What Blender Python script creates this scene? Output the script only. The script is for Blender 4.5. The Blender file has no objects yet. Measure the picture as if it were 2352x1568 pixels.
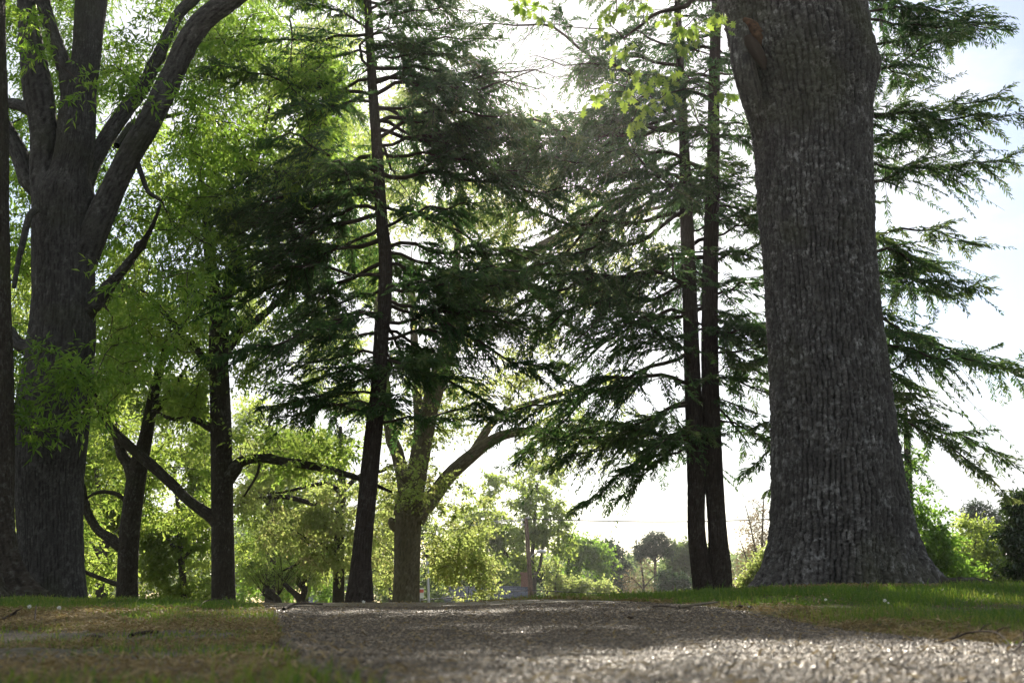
import bpy, math, zlib, numpy as np
from mathutils import Vector
rng = np.random.default_rng(7)
S = bpy.context.scene
COL = S.collection
# ------------------------------------------------------------------ camera model
FPX, CX, CY = 35.0 / 36.0 * 2352, 1176.0, 784.0
TH = math.radians(14.8)
CAM = np.array([0.0, 0.0, 0.10])

def ray(px, py):
    u, v = (px - CX) / FPX, -(py - CY) / FPX
    return np.array([u, math.cos(TH) - math.sin(TH) * v, math.sin(TH) + math.cos(TH) * v])

def P(px, py, D):
    r = ray(px, py)
    return CAM + r * (D / r[1])

def mpp(px, py, D):                       # metres covered by one photo pixel there
    return D / ray(px, py)[1] / FPX

SUN = ray(1150, 62)
SUN = SUN / np.linalg.norm(SUN)
SUN_EL = math.asin(SUN[2])
SUN_AZ = math.atan2(SUN[0], SUN[1])       # from +y towards +x

def nrm(a):
    return a / np.maximum(np.linalg.norm(a, axis=-1, keepdims=True), 1e-9)

def sstep(a, b, x):
    t = np.clip((x - a) / (b - a), 0, 1)
    return t * t * (3 - 2 * t)

def _h(ix, iy, iz):
    n = (ix * 374761393 + iy * 668265263 + iz * 2147483647 + 974634777) & 0xFFFFFFFF
    n = ((n ^ (n >> 13)) * 1274126177) & 0xFFFFFFFF
    return ((n ^ (n >> 16)) & 0xFFFFFF) / float(0xFFFFFF)

def vn(x, y, z=0.0):                      # value noise in [0, 1]
    x, y, z = np.broadcast_arrays(np.asarray(x, float), np.asarray(y, float), np.asarray(z, float))
    ix, iy, iz = (np.floor(a).astype(np.int64) for a in (x, y, z))
    fx, fy, fz = x - ix, y - iy, z - iz
    fx, fy, fz = (f * f * (3 - 2 * f) for f in (fx, fy, fz))
    r = 0
    for a in (0, 1):
        for b in (0, 1):
            for c in (0, 1):
                w = (fx if a else 1 - fx) * (fy if b else 1 - fy) * (fz if c else 1 - fz)
                r = r + w * _h(ix + a, iy + b, iz + c)
    return r

def fbm(x, y, z=0.0, o=4):
    r, a, t = 0, 0.5, 0
    for k in range(o):
        r = r + a * vn(np.asarray(x) * 2 ** k + 17 * k, np.asarray(y) * 2 ** k, np.asarray(z) * 2 ** k)
        t += a
        a *= 0.5
    return r / t

def ridge(u, v, cw, ch):                  # bark plates: 0 in the furrows, 1 on the plates
    p = u / cw + 2.0 * (fbm(u * .20 / cw, v * .45 / ch, 3.0, 3) - .5) + .75 * (fbm(u * 1.0 / cw, v * 2.6 / ch, 8.0, 3) - .5)
    tri = np.abs(p - np.floor(p) - .5) * 2
    wide = .62 + .30 * (vn(p * .7, v / ch * 1.1, 4.0) - .5)
    h = 1 - sstep(wide, np.minimum(wide + .34, 1.0), tri)
    # the ribs break into plates across the grain, at places of their own
    q = v / ch * 1.3 + 3.1 * _h(np.floor(p).astype(np.int64), np.int64(7), np.int64(9)) + 1.3 * (fbm(u * 1.9 / cw, v * 2 / ch, 6.0, 3) - .5)
    tq = np.abs(q - np.floor(q) - .5) * 2
    br = 1 - sstep(.74, 1.0, tq) * (.05 + .5 * _h(np.floor(p).astype(np.int64), np.floor(q).astype(np.int64), np.int64(3)))
    tone = .62 + .38 * _h(np.floor(p).astype(np.int64), np.floor(q).astype(np.int64), np.int64(13))
    rough = .62 + .95 * (fbm(u * 2.2 / cw, v * 5 / ch, 5.0, 3) - .25)
    return np.clip(h * br * tone * rough, 0, 1)

# ------------------------------------------------------------------ mesh builder
class MB:
    def __init__(s):
        s.v, s.q, s.t, s.b, s.r, s.n, s.mi, s.qm, s.tm = [], [], [], [], [], 0, 0, [], []

    def add(s, v, q=None, t=None, bark=None, rnd=None):
        v = np.asarray(v, float).reshape(-1, 3)
        s.v.append(v)
        if q is not None and len(q):
            s.q.append(np.asarray(q, np.int64).reshape(-1, 4) + s.n)
            s.qm.append(np.full(len(s.q[-1]), s.mi))
        if t is not None and len(t):
            s.t.append(np.asarray(t, np.int64).reshape(-1, 3) + s.n)
            s.tm.append(np.full(len(s.t[-1]), s.mi))
        s.b.append(np.zeros_like(v) if bark is None else bark)
        s.r.append(np.full(len(v), .5) if rnd is None else np.broadcast_to(np.asarray(rnd, float), (len(v),)))
        s.n += len(v)

    def build(s, name, mat, parent=None, smooth=True, origin=None):
        me = bpy.data.meshes.new(name)
        v = np.concatenate(s.v)
        off = np.zeros(3)
        if parent is not None:
            off = np.array(parent['_o'])
        if origin is not None:
            off = np.asarray(origin, float)
        q = np.concatenate(s.q) if s.q else np.zeros((0, 4), np.int64)
        t = np.concatenate(s.t) if s.t else np.zeros((0, 3), np.int64)
        me.vertices.add(len(v))
        me.vertices.foreach_set('co', (v - off).astype(np.float32).ravel())
        lv = np.concatenate([q.ravel(), t.ravel()]).astype(np.int32)
        me.loops.add(len(lv))
        me.loops.foreach_set('vertex_index', lv)
        st = np.concatenate([np.arange(len(q)) * 4, len(q) * 4 + np.arange(len(t)) * 3]).astype(np.int32)
        me.polygons.add(len(st))
        me.polygons.foreach_set('loop_start', st)
        me.polygons.foreach_set('use_smooth', np.full(len(st), smooth))
        a = me.attributes.new('bark', 'FLOAT_VECTOR', 'POINT')
        a.data.foreach_set('vector', np.concatenate(s.b).astype(np.float32).ravel())
        a = me.attributes.new('rnd', 'FLOAT', 'POINT')
        a.data.foreach_set('value', np.concatenate(s.r).astype(np.float32))
        me.update(calc_edges=True)
        for m_ in (mat if isinstance(mat, (list, tuple)) else [mat]):
            me.materials.append(m_)
        mi = np.concatenate(s.qm + s.tm).astype(np.int32)
        if mi.any():
            me.polygons.foreach_set('material_index', mi)
        o = bpy.data.objects.new(name, me)
        COL.objects.link(o)
        if parent is not None:
            o.parent = parent
        elif origin is not None:
            o.location = off
        return o

SEEDS = {'dark conifer with one slim l': 3, 'dark conifer with twin trunk': 3}
def thing(name, loc, label, cat, group=None):
    global rng
    rng = np.random.default_rng(zlib.crc32(label.encode()) + SEEDS.get(label[:28], 0))
    o = bpy.data.objects.new(name, None)
    COL.objects.link(o)
    o.location = tuple(float(c) for c in loc)
    o.empty_display_size = .3
    o['label'] = label
    o['category'] = cat
    o['_o'] = [float(c) for c in loc]
    if group:
        o['group'] = group
    return o

def tag(o, label=None, cat=None, group=None, kind=None):
    for k, v in (('label', label), ('category', cat), ('group', group), ('kind', kind)):
        if v:
            o[k] = v
    return o

def subparent(o, part):                   # a part's own piece: meshes all sit at the thing's origin
    o.parent = part

def smooth_line(pts, n):
    pts = np.asarray(pts, float)
    m = len(pts)
    if m == 2:
        t = np.linspace(0, 1, n)[:, None]
        return pts[0] * (1 - t) + pts[1] * t
    p = np.vstack([2 * pts[0] - pts[1], pts, 2 * pts[-1] - pts[-2]])
    u = np.linspace(0, m - 1 - 1e-6, n)
    i = u.astype(int)
    t = (u - i)[:, None]
    p0, p1, p2, p3 = p[i], p[i + 1], p[i + 2], p[i + 3]
    return .5 * ((2 * p1) + (-p0 + p2) * t + (2 * p0 - 5 * p1 + 4 * p2 - p3) * t ** 2 + (-p0 + 3 * p1 - 3 * p2 + p3) * t ** 3)

shape_last = [None]
def tube(mb, pts, rad, seg=8, shape=None, cap=True, rnd=.5, rm=None, s0=0.0):
    pts = np.asarray(pts, float)
    rad = np.asarray(rad, float)
    n = len(pts)
    tan = nrm(np.gradient(pts, axis=0))
    nx = np.zeros((n, 3))
    a = np.array([0, 1.0, 0]) if abs(tan[0][1]) < .9 else np.array([1.0, 0, 0])
    for i in range(n):
        a = a - tan[i] * a.dot(tan[i])
        a = a / np.linalg.norm(a)
        nx[i] = a
    ny = np.cross(tan, nx)
    th = np.linspace(0, 2 * math.pi, seg, endpoint=False)
    s = s0 + np.concatenate([[0], np.cumsum(np.linalg.norm(np.diff(pts, axis=0), axis=1))])
    rr = rad[:, None] * np.ones(seg)
    rm = rad.mean() if rm is None else rm
    if shape is not None:
        shape_last[0] = None
        rr = shape(th[None, :], s[:, None], rr)
        if shape_last[0] is not None:
            rnd = np.broadcast_to(shape_last[0], rr.shape).ravel()
            rnd = np.append(rnd, .5) if cap else rnd
    v = pts[:, None] + rr[..., None] * (np.cos(th)[None, :, None] * nx[:, None] + np.sin(th)[None, :, None] * ny[:, None])
    bark = np.stack([np.cos(th)[None] * rm + 0 * s[:, None], np.sin(th)[None] * rm + 0 * s[:, None], s[:, None] + 0 * th[None]], -1)
    i, j = np.meshgrid(np.arange(n - 1), np.arange(seg), indexing='ij')
    j2 = (j + 1) % seg
    q = np.stack([i * seg + j, i * seg + j2, (i + 1) * seg + j2, (i + 1) * seg + j], -1).reshape(-1, 4)
    v = v.reshape(-1, 3)
    bark = bark.reshape(-1, 3)
    t = None
    if cap:
        v = np.vstack([v, pts[-1] + tan[-1] * rad[-1] * .6])
        bark = np.vstack([bark, bark[-1]])
        k = np.arange(seg)
        t = np.stack([(n - 1) * seg + k, (n - 1) * seg + (k + 1) % seg, np.full(seg, n * seg)], -1)
    mb.add(v, q, t, bark, rnd)

def pxline(spec, D):                      # [(px, py, r_px[, dD])] -> points, radii
    pts, rad = [], []
    for e in spec:
        d = D + (e[3] if len(e) > 3 else 0)
        pts.append(P(e[0], e[1], d))
        rad.append(e[2] * mpp(e[0], e[1], d))
    return np.array(pts), np.array(rad)

def limb(mb, spec, D, seg=14, n=None, bump=.09, shape=None, seed=0):
    p, r = pxline(spec, D)
    L = np.linalg.norm(np.diff(p, axis=0), axis=1).sum()
    thick = shape is None and seg >= 30 and r.max() > .06
    n = n or max(8, int(L / (.035 if thick else .12)))
    pp = smooth_line(p, n)
    rr = np.maximum(smooth_line(np.c_[r, r, r], n)[:, 0], .004)
    if thick:
        def shape(th, s, r0):
            r = r0 * (1 + .30 * np.exp(-((s / .35) ** 2)) + .16 * (fbm(np.cos(th) * 1.2 + seed, np.sin(th) * 1.2 + 9, s * 1.3, 3) - .5))
            for kk in range(3):            # old branch scars
                sa, ta = L * (.2 + .6 * _h(np.int64(kk), np.int64(seed * 10), np.int64(3))), 6.28 * _h(np.int64(kk), np.int64(seed * 10), np.int64(5))
                dt = (th - ta + math.pi) % (2 * math.pi) - math.pi
                r = r + .035 * np.exp(-((s - sa) / .07) ** 2 - (dt * r0 / .07) ** 2)
            rg = ridge(th * r.mean() + 0 * s, s + 0 * th, .042, .20)
            shape_last[0] = rg
            return r + .014 * (rg - .7)
    elif shape is None:
        def shape(th, s, r0):
            return r0 * (1 + bump * 2 * (fbm(np.cos(th) * 1.3 + seed, np.sin(th) * 1.3 + 9, s * 1.6, 3) - .5) + 1.6 * bump * (fbm(np.cos(th) * 2.5, np.sin(th) * 2.5 + seed, s * 7, 3) - .5))
    tube(mb, pp, rr, seg, shape)
    return pp, rr

# ------------------------------------------------------------------ materials
def mat(name):
    m = bpy.data.materials.new(name)
    m.use_nodes = True
    nt = m.node_tree
    nt.nodes.clear()
    out = nt.nodes.new('ShaderNodeOutputMaterial')
    return m, nt, out

def N(nt, t, **kw):
    n = nt.nodes.new(t)
    for k, v in kw.items():
        if k.startswith('i_'):
            n.inputs[k[2:].replace('_', ' ')].default_value = v
        else:
            setattr(n, k, v)
    return n

def ramp(nt, stops, interp='LINEAR'):
    r = nt.nodes.new('ShaderNodeValToRGB')
    cr = r.color_ramp
    cr.interpolation = interp
    while len(cr.elements) < len(stops):
        cr.elements.new(.5)
    for e, (p, c) in zip(cr.elements, stops):
        e.position = p
        e.color = (*c, 1) if len(c) == 3 else c
    return r

def mixc(nt, f, a, b, mode='MIX'):
    m = nt.nodes.new('ShaderNodeMix')
    m.data_type = 'RGBA'
    m.blend_type = mode
    L = nt.links.new
    for sock, val in ((m.inputs[0], f), (m.inputs[6], a), (m.inputs[7], b)):
        if hasattr(val, 'links') or isinstance(val, bpy.types.NodeSocket):
            L(val, sock)
        else:
            sock.default_value = val if not isinstance(val, tuple) else (*val, 1)[:4]
    return m.outputs[2]

def bark_mat(name, dark, mid, light, lichen, cell=(18, 18, 4.5), bump=.5, dist=.02, moss=None, relief=.8):
    m, nt, out = mat(name)
    L = nt.links.new
    at = N(nt, 'ShaderNodeAttribute', attribute_name='bark')
    geo = N(nt, 'ShaderNodeTexCoord')
    ns = N(nt, 'ShaderNodeTexNoise', i_Scale=4.0, i_Detail=4.0)
    L(at.outputs['Vector'], ns.inputs['Vector'])
    add = N(nt, 'ShaderNodeVectorMath', operation='MULTIPLY_ADD')
    L(ns.outputs['Color'], add.inputs[0])
    add.inputs[1].default_value = (.09, .09, .2)
    L(at.outputs['Vector'], add.inputs[2])
    # long vertical furrows and plates
    mp = N(nt, 'ShaderNodeMapping')
    mp.inputs['Scale'].default_value = cell
    L(add.outputs[0], mp.inputs['Vector'])
    vo = N(nt, 'ShaderNodeTexNoise', i_Scale=1.0, i_Detail=3.0, i_Roughness=.6)
    L(mp.outputs[0], vo.inputs['Vector'])
    ra = ramp(nt, [(.36, (0, 0, 0)), (.60, (1, 1, 1))])
    L(vo.outputs['Fac'], ra.inputs[0])
    pl = N(nt, 'ShaderNodeAttribute', attribute_name='rnd')
    r1 = N(nt, 'ShaderNodeMix')
    r1.data_type = 'FLOAT'
    r1.inputs[0].default_value = relief
    L(ra.outputs[0], r1.inputs[2])
    L(pl.outputs['Fac'], r1.inputs[3])
    fine = N(nt, 'ShaderNodeTexNoise', i_Scale=60.0, i_Detail=5.0, i_Roughness=.7)
    L(at.outputs['Vector'], fine.inputs['Vector'])
    # plate tone varies from plate to plate, patches of lichen lie over it
    big = N(nt, 'ShaderNodeTexNoise', i_Scale=2.2, i_Detail=6.0, i_Roughness=.65)
    L(geo.outputs['Object'], big.inputs['Vector'])
    c = mixc(nt, r1.outputs[0], dark, mid)
    rf = ramp(nt, [(.35, (0, 0, 0)), (.75, (1, 1, 1))])
    L(fine.outputs['Fac'], rf.inputs[0])
    mul = N(nt, 'ShaderNodeMath', operation='MULTIPLY')
    L(rf.outputs[0], mul.inputs[0])
    L(r1.outputs[0], mul.inputs[1])
    c = mixc(nt, mul.outputs[0], c, light)
    rl = ramp(nt, [(.42, (.12, .12, .12)), (.58, (1, 1, 1))])
    L(big.outputs['Fac'], rl.inputs[0])
    spot = N(nt, 'ShaderNodeTexNoise', i_Scale=14.0, i_Detail=5.0, i_Roughness=.75)
    L(geo.outputs['Object'], spot.inputs['Vector'])
    rs = ramp(nt, [(.50, (0, 0, 0)), (.64, (1, 1, 1))])
    L(spot.outputs['Fac'], rs.inputs[0])
    m2 = N(nt, 'ShaderNodeMath', operation='MULTIPLY')
    L(rl.outputs[0], m2.inputs[0])
    L(rs.outputs[0], m2.inputs[1])
    m3 = N(nt, 'ShaderNodeMath', operation='MULTIPLY')
    L(m2.outputs[0], m3.inputs[0])
    L(r1.outputs[0], m3.inputs[1])
    c = mixc(nt, m3.outputs[0], c, lichen)
    if moss:
        mo = N(nt, 'ShaderNodeTexNoise', i_Scale=.9, i_Detail=5.0)
        L(geo.outputs['Object'], mo.inputs['Vector'])
        rm_ = ramp(nt, [(.54, (0, 0, 0)), (.74, (.5, .5, .5))])
        L(mo.outputs['Fac'], rm_.inputs[0])
        c = mixc(nt, rm_.outputs[0], c, moss)
    b = N(nt, 'ShaderNodeBsdfPrincipled', i_Roughness=.9)
    b.inputs['Specular IOR Level'].default_value = .15
    L(c, b.inputs['Base Color'])
    ad = N(nt, 'ShaderNodeMath', operation='MULTIPLY_ADD', use_clamp=False)
    L(fine.outputs['Fac'], ad.inputs[0])
    ad.inputs[1].default_value = .35
    L(r1.outputs[0], ad.inputs[2])
    bp = N(nt, 'ShaderNodeBump', i_Strength=bump, i_Distance=dist)
    L(ad.outputs[0], bp.inputs['Height'])
    L(bp.outputs[0], b.inputs['Normal'])
    L(b.outputs[0], out.inputs[0])
    return m

def leaf_mat(name, cols, trans, tf=.5, gloss=.35, rough=.45):
    m, nt, out = mat(name)
    L = nt.links.new
    at = N(nt, 'ShaderNodeAttribute', attribute_name='rnd')
    k = len(cols)
    r1 = ramp(nt, [(i / max(1, k - 1), c) for i, c in enumerate(cols)])
    r2 = ramp(nt, [(i / max(1, k - 1), c) for i, c in enumerate(trans)])
    L(at.outputs['Fac'], r1.inputs[0])
    L(at.outputs['Fac'], r2.inputs[0])
    b = N(nt, 'ShaderNodeBsdfPrincipled', i_Roughness=rough)
    b.inputs['Specular IOR Level'].default_value = gloss
    L(r1.outputs[0], b.inputs['Base Color'])
    t = N(nt, 'ShaderNodeBsdfTranslucent')
    L(r2.outputs[0], t.inputs['Color'])
    mx = N(nt, 'ShaderNodeMixShader')
    mx.inputs[0].default_value = tf
    L(b.outputs[0], mx.inputs[1])
    L(t.outputs[0], mx.inputs[2])
    L(mx.outputs[0], out.inputs[0])
    return m

def plain(name, col, rough=.7, spec=.3, metal=0.0, noise=None):
    m, nt, out = mat(name)
    L = nt.links.new
    b = N(nt, 'ShaderNodeBsdfPrincipled', i_Roughness=rough, i_Metallic=metal)
    b.inputs['Specular IOR Level'].default_value = spec
    if noise:
        tc = N(nt, 'ShaderNodeTexCoord')
        n = N(nt, 'ShaderNodeTexNoise', i_Scale=noise[0], i_Detail=5.0)
        L(tc.outputs['Object'], n.inputs['Vector'])
        r = ramp(nt, [(.3, col), (.7, noise[1])])
        L(n.outputs['Fac'], r.inputs[0])
        L(r.outputs[0], b.inputs['Base Color'])
    else:
        b.inputs['Base Color'].default_value = (*col, 1)
    L(b.outputs[0], out.inputs[0])
    return m

M = {}
M['bark_oak'] = bark_mat('bark_oak', (.008, .0075, .007), (.062, .057, .051), (.13, .122, .112), (.30, .30, .285), cell=(30, 30, 5), bump=.8, dist=.010, moss=(.055, .060, .022))
M['bark_left'] = bark_mat('bark_left', (.015, .014, .012), (.060, .056, .050), (.105, .099, .090), (.16, .16, .145), cell=(34, 34, 5), bump=.9, dist=.010, moss=(.055, .062, .030))
M['bark_brown'] = bark_mat('bark_brown', (.013, .010, .007), (.042, .035, .025), (.066, .056, .043), (.14, .14, .12), cell=(30, 30, 7), bump=.7, dist=.015, moss=(.050, .058, .022))
M['bark_hemlock'] = bark_mat('bark_hemlock', (.013, .010, .007), (.044, .034, .027), (.075, .060, .05), (.11, .105, .09), cell=(34, 34, 8), bump=.9, dist=.02)
M['bark_pale'] = bark_mat('bark_pale', (.06, .05, .03), (.155, .13, .085), (.22, .19, .135), (.26, .25, .215), cell=(30, 30, 6), bump=.6, dist=.012, moss=(.13, .14, .07))
M['bark_far'] = plain('bark_far', (.05, .042, .033), .9, .1, 0, (3.0, (.09, .075, .06)))
M['twig'] = plain('twig', (.035, .027, .02), .85, .15, 0, (4.0, (.065, .05, .038)))
M['twig_pink'] = plain('twig_pink', (.085, .06, .048), .85, .15, 0, (4.0, (.13, .09, .07)))
M['twig_green'] = plain('twig_green', (.045, .045, .022), .85, .15, 0, (4.0, (.07, .065, .035)))
M['leaf_oak'] = leaf_mat('leaf_oak', [(.040, .085, .018), (.060, .115, .022), (.085, .14, .026)], [(.18, .37, .035), (.30, .49, .055), (.44, .58, .09)], .6)
M['leaf_lobed'] = leaf_mat('leaf_lobed', [(.06, .12, .02), (.09, .15, .025)], [(.26, .42, .05), (.40, .54, .08)], .6)
M['leaf_mid'] = leaf_mat('leaf_mid', [(.035, .075, .018), (.07, .11, .025)], [(.24, .42, .06), (.50, .60, .12)], .62)
M['leaf_yellow'] = leaf_mat('leaf_yellow', [(.07, .10, .02), (.10, .125, .025), (.12, .10, .04)], [(.36, .48, .11), (.50, .60, .17), (.48, .44, .18)], .6)
M['leaf_green'] = leaf_mat('leaf_green', [(.05, .105, .02), (.09, .15, .03)], [(.22, .42, .045), (.38, .56, .08)], .58)
M['leaf_far'] = leaf_mat('leaf_far', [(.045, .08, .03), (.075, .11, .04)], [(.18, .28, .09), (.30, .38, .12)], .5)
M['leaf_fardark'] = leaf_mat('leaf_fardark', [(.03, .055, .03), (.05, .08, .04)], [(.05, .10, .04), (.08, .14, .05)], .3)
M['leaf_brown'] = leaf_mat('leaf_brown', [(.11, .09, .05), (.15, .115, .07)], [(.24, .19, .10), (.33, .25, .14)], .45)
M['leaf_magnolia'] = leaf_mat('leaf_magnolia', [(.018, .042, .012), (.03, .06, .016)], [(.05, .10, .02), (.09, .14, .03)], .2, .6, .25)
M['needle'] = leaf_mat('needle', [(.022, .056, .020), (.038, .080, .025), (.062, .088, .028)], [(.05, .14, .035), (.10, .20, .045), (.23, .27, .08)], .47, .3, .5)
M['pine'] = leaf_mat('pine', [(.03, .055, .035), (.05, .08, .045)], [(.06, .10, .05), (.10, .14, .07)], .3)
M['grass'] = leaf_mat('grass', [(.028, .058, .010), (.048, .082, .014), (.10, .105, .028)], [(.11, .22, .02), (.21, .32, .03), (.40, .38, .08)], .5, .3, .5)
M['straw'] = leaf_mat('straw', [(.085, .058, .024), (.18, .128, .052), (.32, .245, .12)], [(.16, .11, .04), (.29, .21, .08), (.44, .34, .15)], .3, .15, .7)
M['white_petal'] = leaf_mat('white_petal', [(.75, .74, .68), (.85, .84, .8)], [(.6, .6, .5), (.7, .7, .6)], .3)
M['roof'] = None
M['wood_pole'] = plain('wood_pole', (.10, .065, .045), .85, .15, 0, (6.0, (.16, .11, .08)))
M['metal_grey'] = plain('metal_grey', (.42, .43, .44), .45, .4, .3, (5.0, (.5, .5, .5)))
M['ceramic'] = plain('ceramic', (.55, .54, .52), .3, .5)
M['wire'] = plain('wire', (.03, .03, .032), .6, .3)
M['wire_pale'] = plain('wire_pale', (.30, .30, .31), .45, .4, .4)
M['brick'] = plain('brick', (.20, .10, .075), .9, .1, 0, (14.0, (.28, .17, .13)))
M['wall_pale'] = plain('wall_pale', (.42, .40, .36), .85, .2, 0, (2.0, (.5, .48, .44)))
M['glass_dark'] = plain('glass_dark', (.03, .04, .05), .1, .6)
M['raw_wood'] = plain('raw_wood', (.095, .052, .026), .85, .1, 0, (22.0, (.028, .016, .010)))
M['raw_dark'] = plain('raw_dark', (.035, .025, .018), .9, .1)
M['red_paint'] = plain('red_paint', (.55, .10, .06), .5, .3)
M['white_paint'] = plain('white_paint', (.75, .74, .7), .5, .3)

def roof_mat():
    m, nt, out = mat('roof_shingle')
    L = nt.links.new
    tc = N(nt, 'ShaderNodeTexCoord')
    br = N(nt, 'ShaderNodeTexBrick', i_Scale=1.0)
    br.inputs['Color1'].default_value = (.085, .095, .115, 1)
    br.inputs['Color2'].default_value = (.12, .13, .15, 1)
    br.inputs['Mortar'].default_value = (.05, .055, .065, 1)
    br.inputs['Mortar Size'].default_value = .02
    br.inputs['Brick Width'].default_value = .5
    br.inputs['Row Height'].default_value = .22
    sp = N(nt, 'ShaderNodeSeparateXYZ')
    L(tc.outputs['Object'], sp.inputs[0])
    cb = N(nt, 'ShaderNodeCombineXYZ')
    L(sp.outputs[0], cb.inputs[0])
    L(sp.outputs[1], cb.inputs[1])
    L(cb.outputs[0], br.inputs['Vector'])
    b = N(nt, 'ShaderNodeBsdfPrincipled', i_Roughness=1.0)
    b.inputs['Specular IOR Level'].default_value = .0
    L(br.outputs['Color'], b.inputs['Base Color'])
    L(b.outputs[0], out.inputs[0])
    return m
M['roof'] = roof_mat()

def ground_mat():
    m, nt, out = mat('ground_soil')
    L = nt.links.new
    tc = N(nt, 'ShaderNodeTexCoord')
    big = N(nt, 'ShaderNodeTexNoise', i_Scale=1.3, i_Detail=6.0, i_Roughness=.6)
    L(tc.outputs['Object'], big.inputs['Vector'])
    fine = N(nt, 'ShaderNodeTexNoise', i_Scale=55.0, i_Detail=6.0, i_Roughness=.7)
    L(tc.outputs['Object'], fine.inputs['Vector'])
    r = ramp(nt, [(.30, (.040, .032, .022)), (.5, (.11, .092, .072)), (.72, (.21, .185, .155))])
    L(fine.outputs['Fac'], r.inputs[0])
    r2 = ramp(nt, [(.42, (0, 0, 0)), (.60, (1, 1, 1))])
    L(big.outputs['Fac'], r2.inputs[0])
    r3 = ramp(nt, [(.3, (.035, .045, .014)), (.7, (.10, .085, .035))])
    L(fine.outputs['Fac'], r3.inputs[0])
    # lawn farther off, bare soil on the near left
    sp = N(nt, 'ShaderNodeSeparateXYZ')
    L(tc.outputs['Object'], sp.inputs[0])
    mr = N(nt, 'ShaderNodeMapRange')
    L(sp.outputs[1], mr.inputs[0])
    mr.inputs[1].default_value = 5.0
    mr.inputs[2].default_value = 7.5
    mx = N(nt, 'ShaderNodeMath', operation='MAXIMUM')
    L(mr.outputs[0], mx.inputs[0])
    mr2 = N(nt, 'ShaderNodeMapRange')
    L(sp.outputs[0], mr2.inputs[0])
    mr2.inputs[1].default_value = .9
    mr2.inputs[2].default_value = 1.4
    L(mr2.outputs[0], mx.inputs[1])
    mx2 = N(nt, 'ShaderNodeMath', operation='MULTIPLY')
    L(r2.outputs[0], mx2.inputs[0])
    mx2.inputs[1].default_value = .35
    mx3 = N(nt, 'ShaderNodeMath', operation='MAXIMUM')
    L(mx.outputs[0], mx3.inputs[0])
    L(mx2.outputs[0], mx3.inputs[1])
    c = mixc(nt, mx3.outputs[0], r.outputs[0], r3.outputs[0])
    b = N(nt, 'ShaderNodeBsdfPrincipled', i_Roughness=.95)
    b.inputs['Specular IOR Level'].default_value = .1
    L(c, b.inputs['Base Color'])
    bp = N(nt, 'ShaderNodeBump', i_Strength=.8, i_Distance=.012)
    L(fine.outputs['Fac'], bp.inputs['Height'])
    L(bp.outputs[0], b.inputs['Normal'])
    L(b.outputs[0], out.inputs[0])
    return m
M['ground'] = ground_mat()

def path_mat():
    m, nt, out = mat('aggregate_concrete')
    L = nt.links.new
    tc = N(nt, 'ShaderNodeTexCoord')
    vo = N(nt, 'ShaderNodeTexVoronoi', feature='F1', i_Scale=110.0)
    L(tc.outputs['Object'], vo.inputs['Vector'])
    r = ramp(nt, [(0, (.048, .034, .018)), (.35, (.086, .064, .037)), (.7, (.114, .086, .052)), (1, (.17, .135, .09))])
    sp = N(nt, 'ShaderNodeSeparateColor')
    L(vo.outputs['Color'], sp.inputs[0])
    L(sp.outputs[0], r.inputs[0])
    st = N(nt, 'ShaderNodeTexNoise', i_Scale=2.0, i_Detail=5.0)
    L(tc.outputs['Object'], st.inputs['Vector'])
    rs = ramp(nt, [(.35, (.62, .60, .56)), (.65, (1, 1, 1))])
    L(st.outputs['Fac'], rs.inputs[0])
    c = mixc(nt, 1.0, r.outputs[0], rs.outputs[0], 'MULTIPLY')
    b = N(nt, 'ShaderNodeBsdfPrincipled')
    rr = N(nt, 'ShaderNodeMapRange')
    L(sp.outputs[1], rr.inputs[0])
    rr.inputs[3].default_value = .28
    rr.inputs[4].default_value = .75
    L(rr.outputs[0], b.inputs['Roughness'])
    b.inputs['Specular IOR Level'].default_value = .12
    L(c, b.inputs['Base Color'])
    inv = N(nt, 'ShaderNodeMath', operation='SUBTRACT')
    inv.inputs[0].default_value = 1.0
    L(vo.outputs['Distance'], inv.inputs[1])
    bp = N(nt, 'ShaderNodeBump', i_Strength=.9, i_Distance=.006)
    L(inv.outputs[0], bp.inputs['Height'])
    L(bp.outputs[0], b.inputs['Normal'])
    L(b.outputs[0], out.inputs[0])
    return m
M['path'] = path_mat()

def pebble_mat():
    m, nt, out = mat('pebble_stone')
    L = nt.links.new
    at = N(nt, 'ShaderNodeAttribute', attribute_name='rnd')
    r = ramp(nt, [(0, (.020, .014, .007)), (.3, (.048, .034, .018)), (.6, (.074, .053, .029)), (.85, (.125, .093, .055)), (1, (.27, .21, .135))])
    L(at.outputs['Fac'], r.inputs[0])
    b = N(nt, 'ShaderNodeBsdfPrincipled')
    w = N(nt, 'ShaderNodeMath', operation='FRACT')
    mu = N(nt, 'ShaderNodeMath', operation='MULTIPLY')
    L(at.outputs['Fac'], mu.inputs[0])
    mu.inputs[1].default_value = 37.0
    L(mu.outputs[0], w.inputs[0])
    rr = N(nt, 'ShaderNodeMapRange')
    L(w.outputs[0], rr.inputs[0])
    rr.inputs[3].default_value = .25
    rr.inputs[4].default_value = .75
    L(rr.outputs[0], b.inputs['Roughness'])
    b.inputs['Specular IOR Level'].default_value = .28
    tc = N(nt, 'ShaderNodeTexCoord')
    n = N(nt, 'ShaderNodeTexNoise', i_Scale=400.0, i_Detail=3.0)
    L(tc.outputs['Object'], n.inputs['Vector'])
    bp = N(nt, 'ShaderNodeBump', i_Strength=.35, i_Distance=.002)
    L(n.outputs['Fac'], bp.inputs['Height'])
    L(bp.outputs[0], b.inputs['Normal'])
    L(r.outputs[0], b.inputs['Base Color'])
    L(b.outputs[0], out.inputs[0])
    return m
M['pebble'] = pebble_mat()

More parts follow.
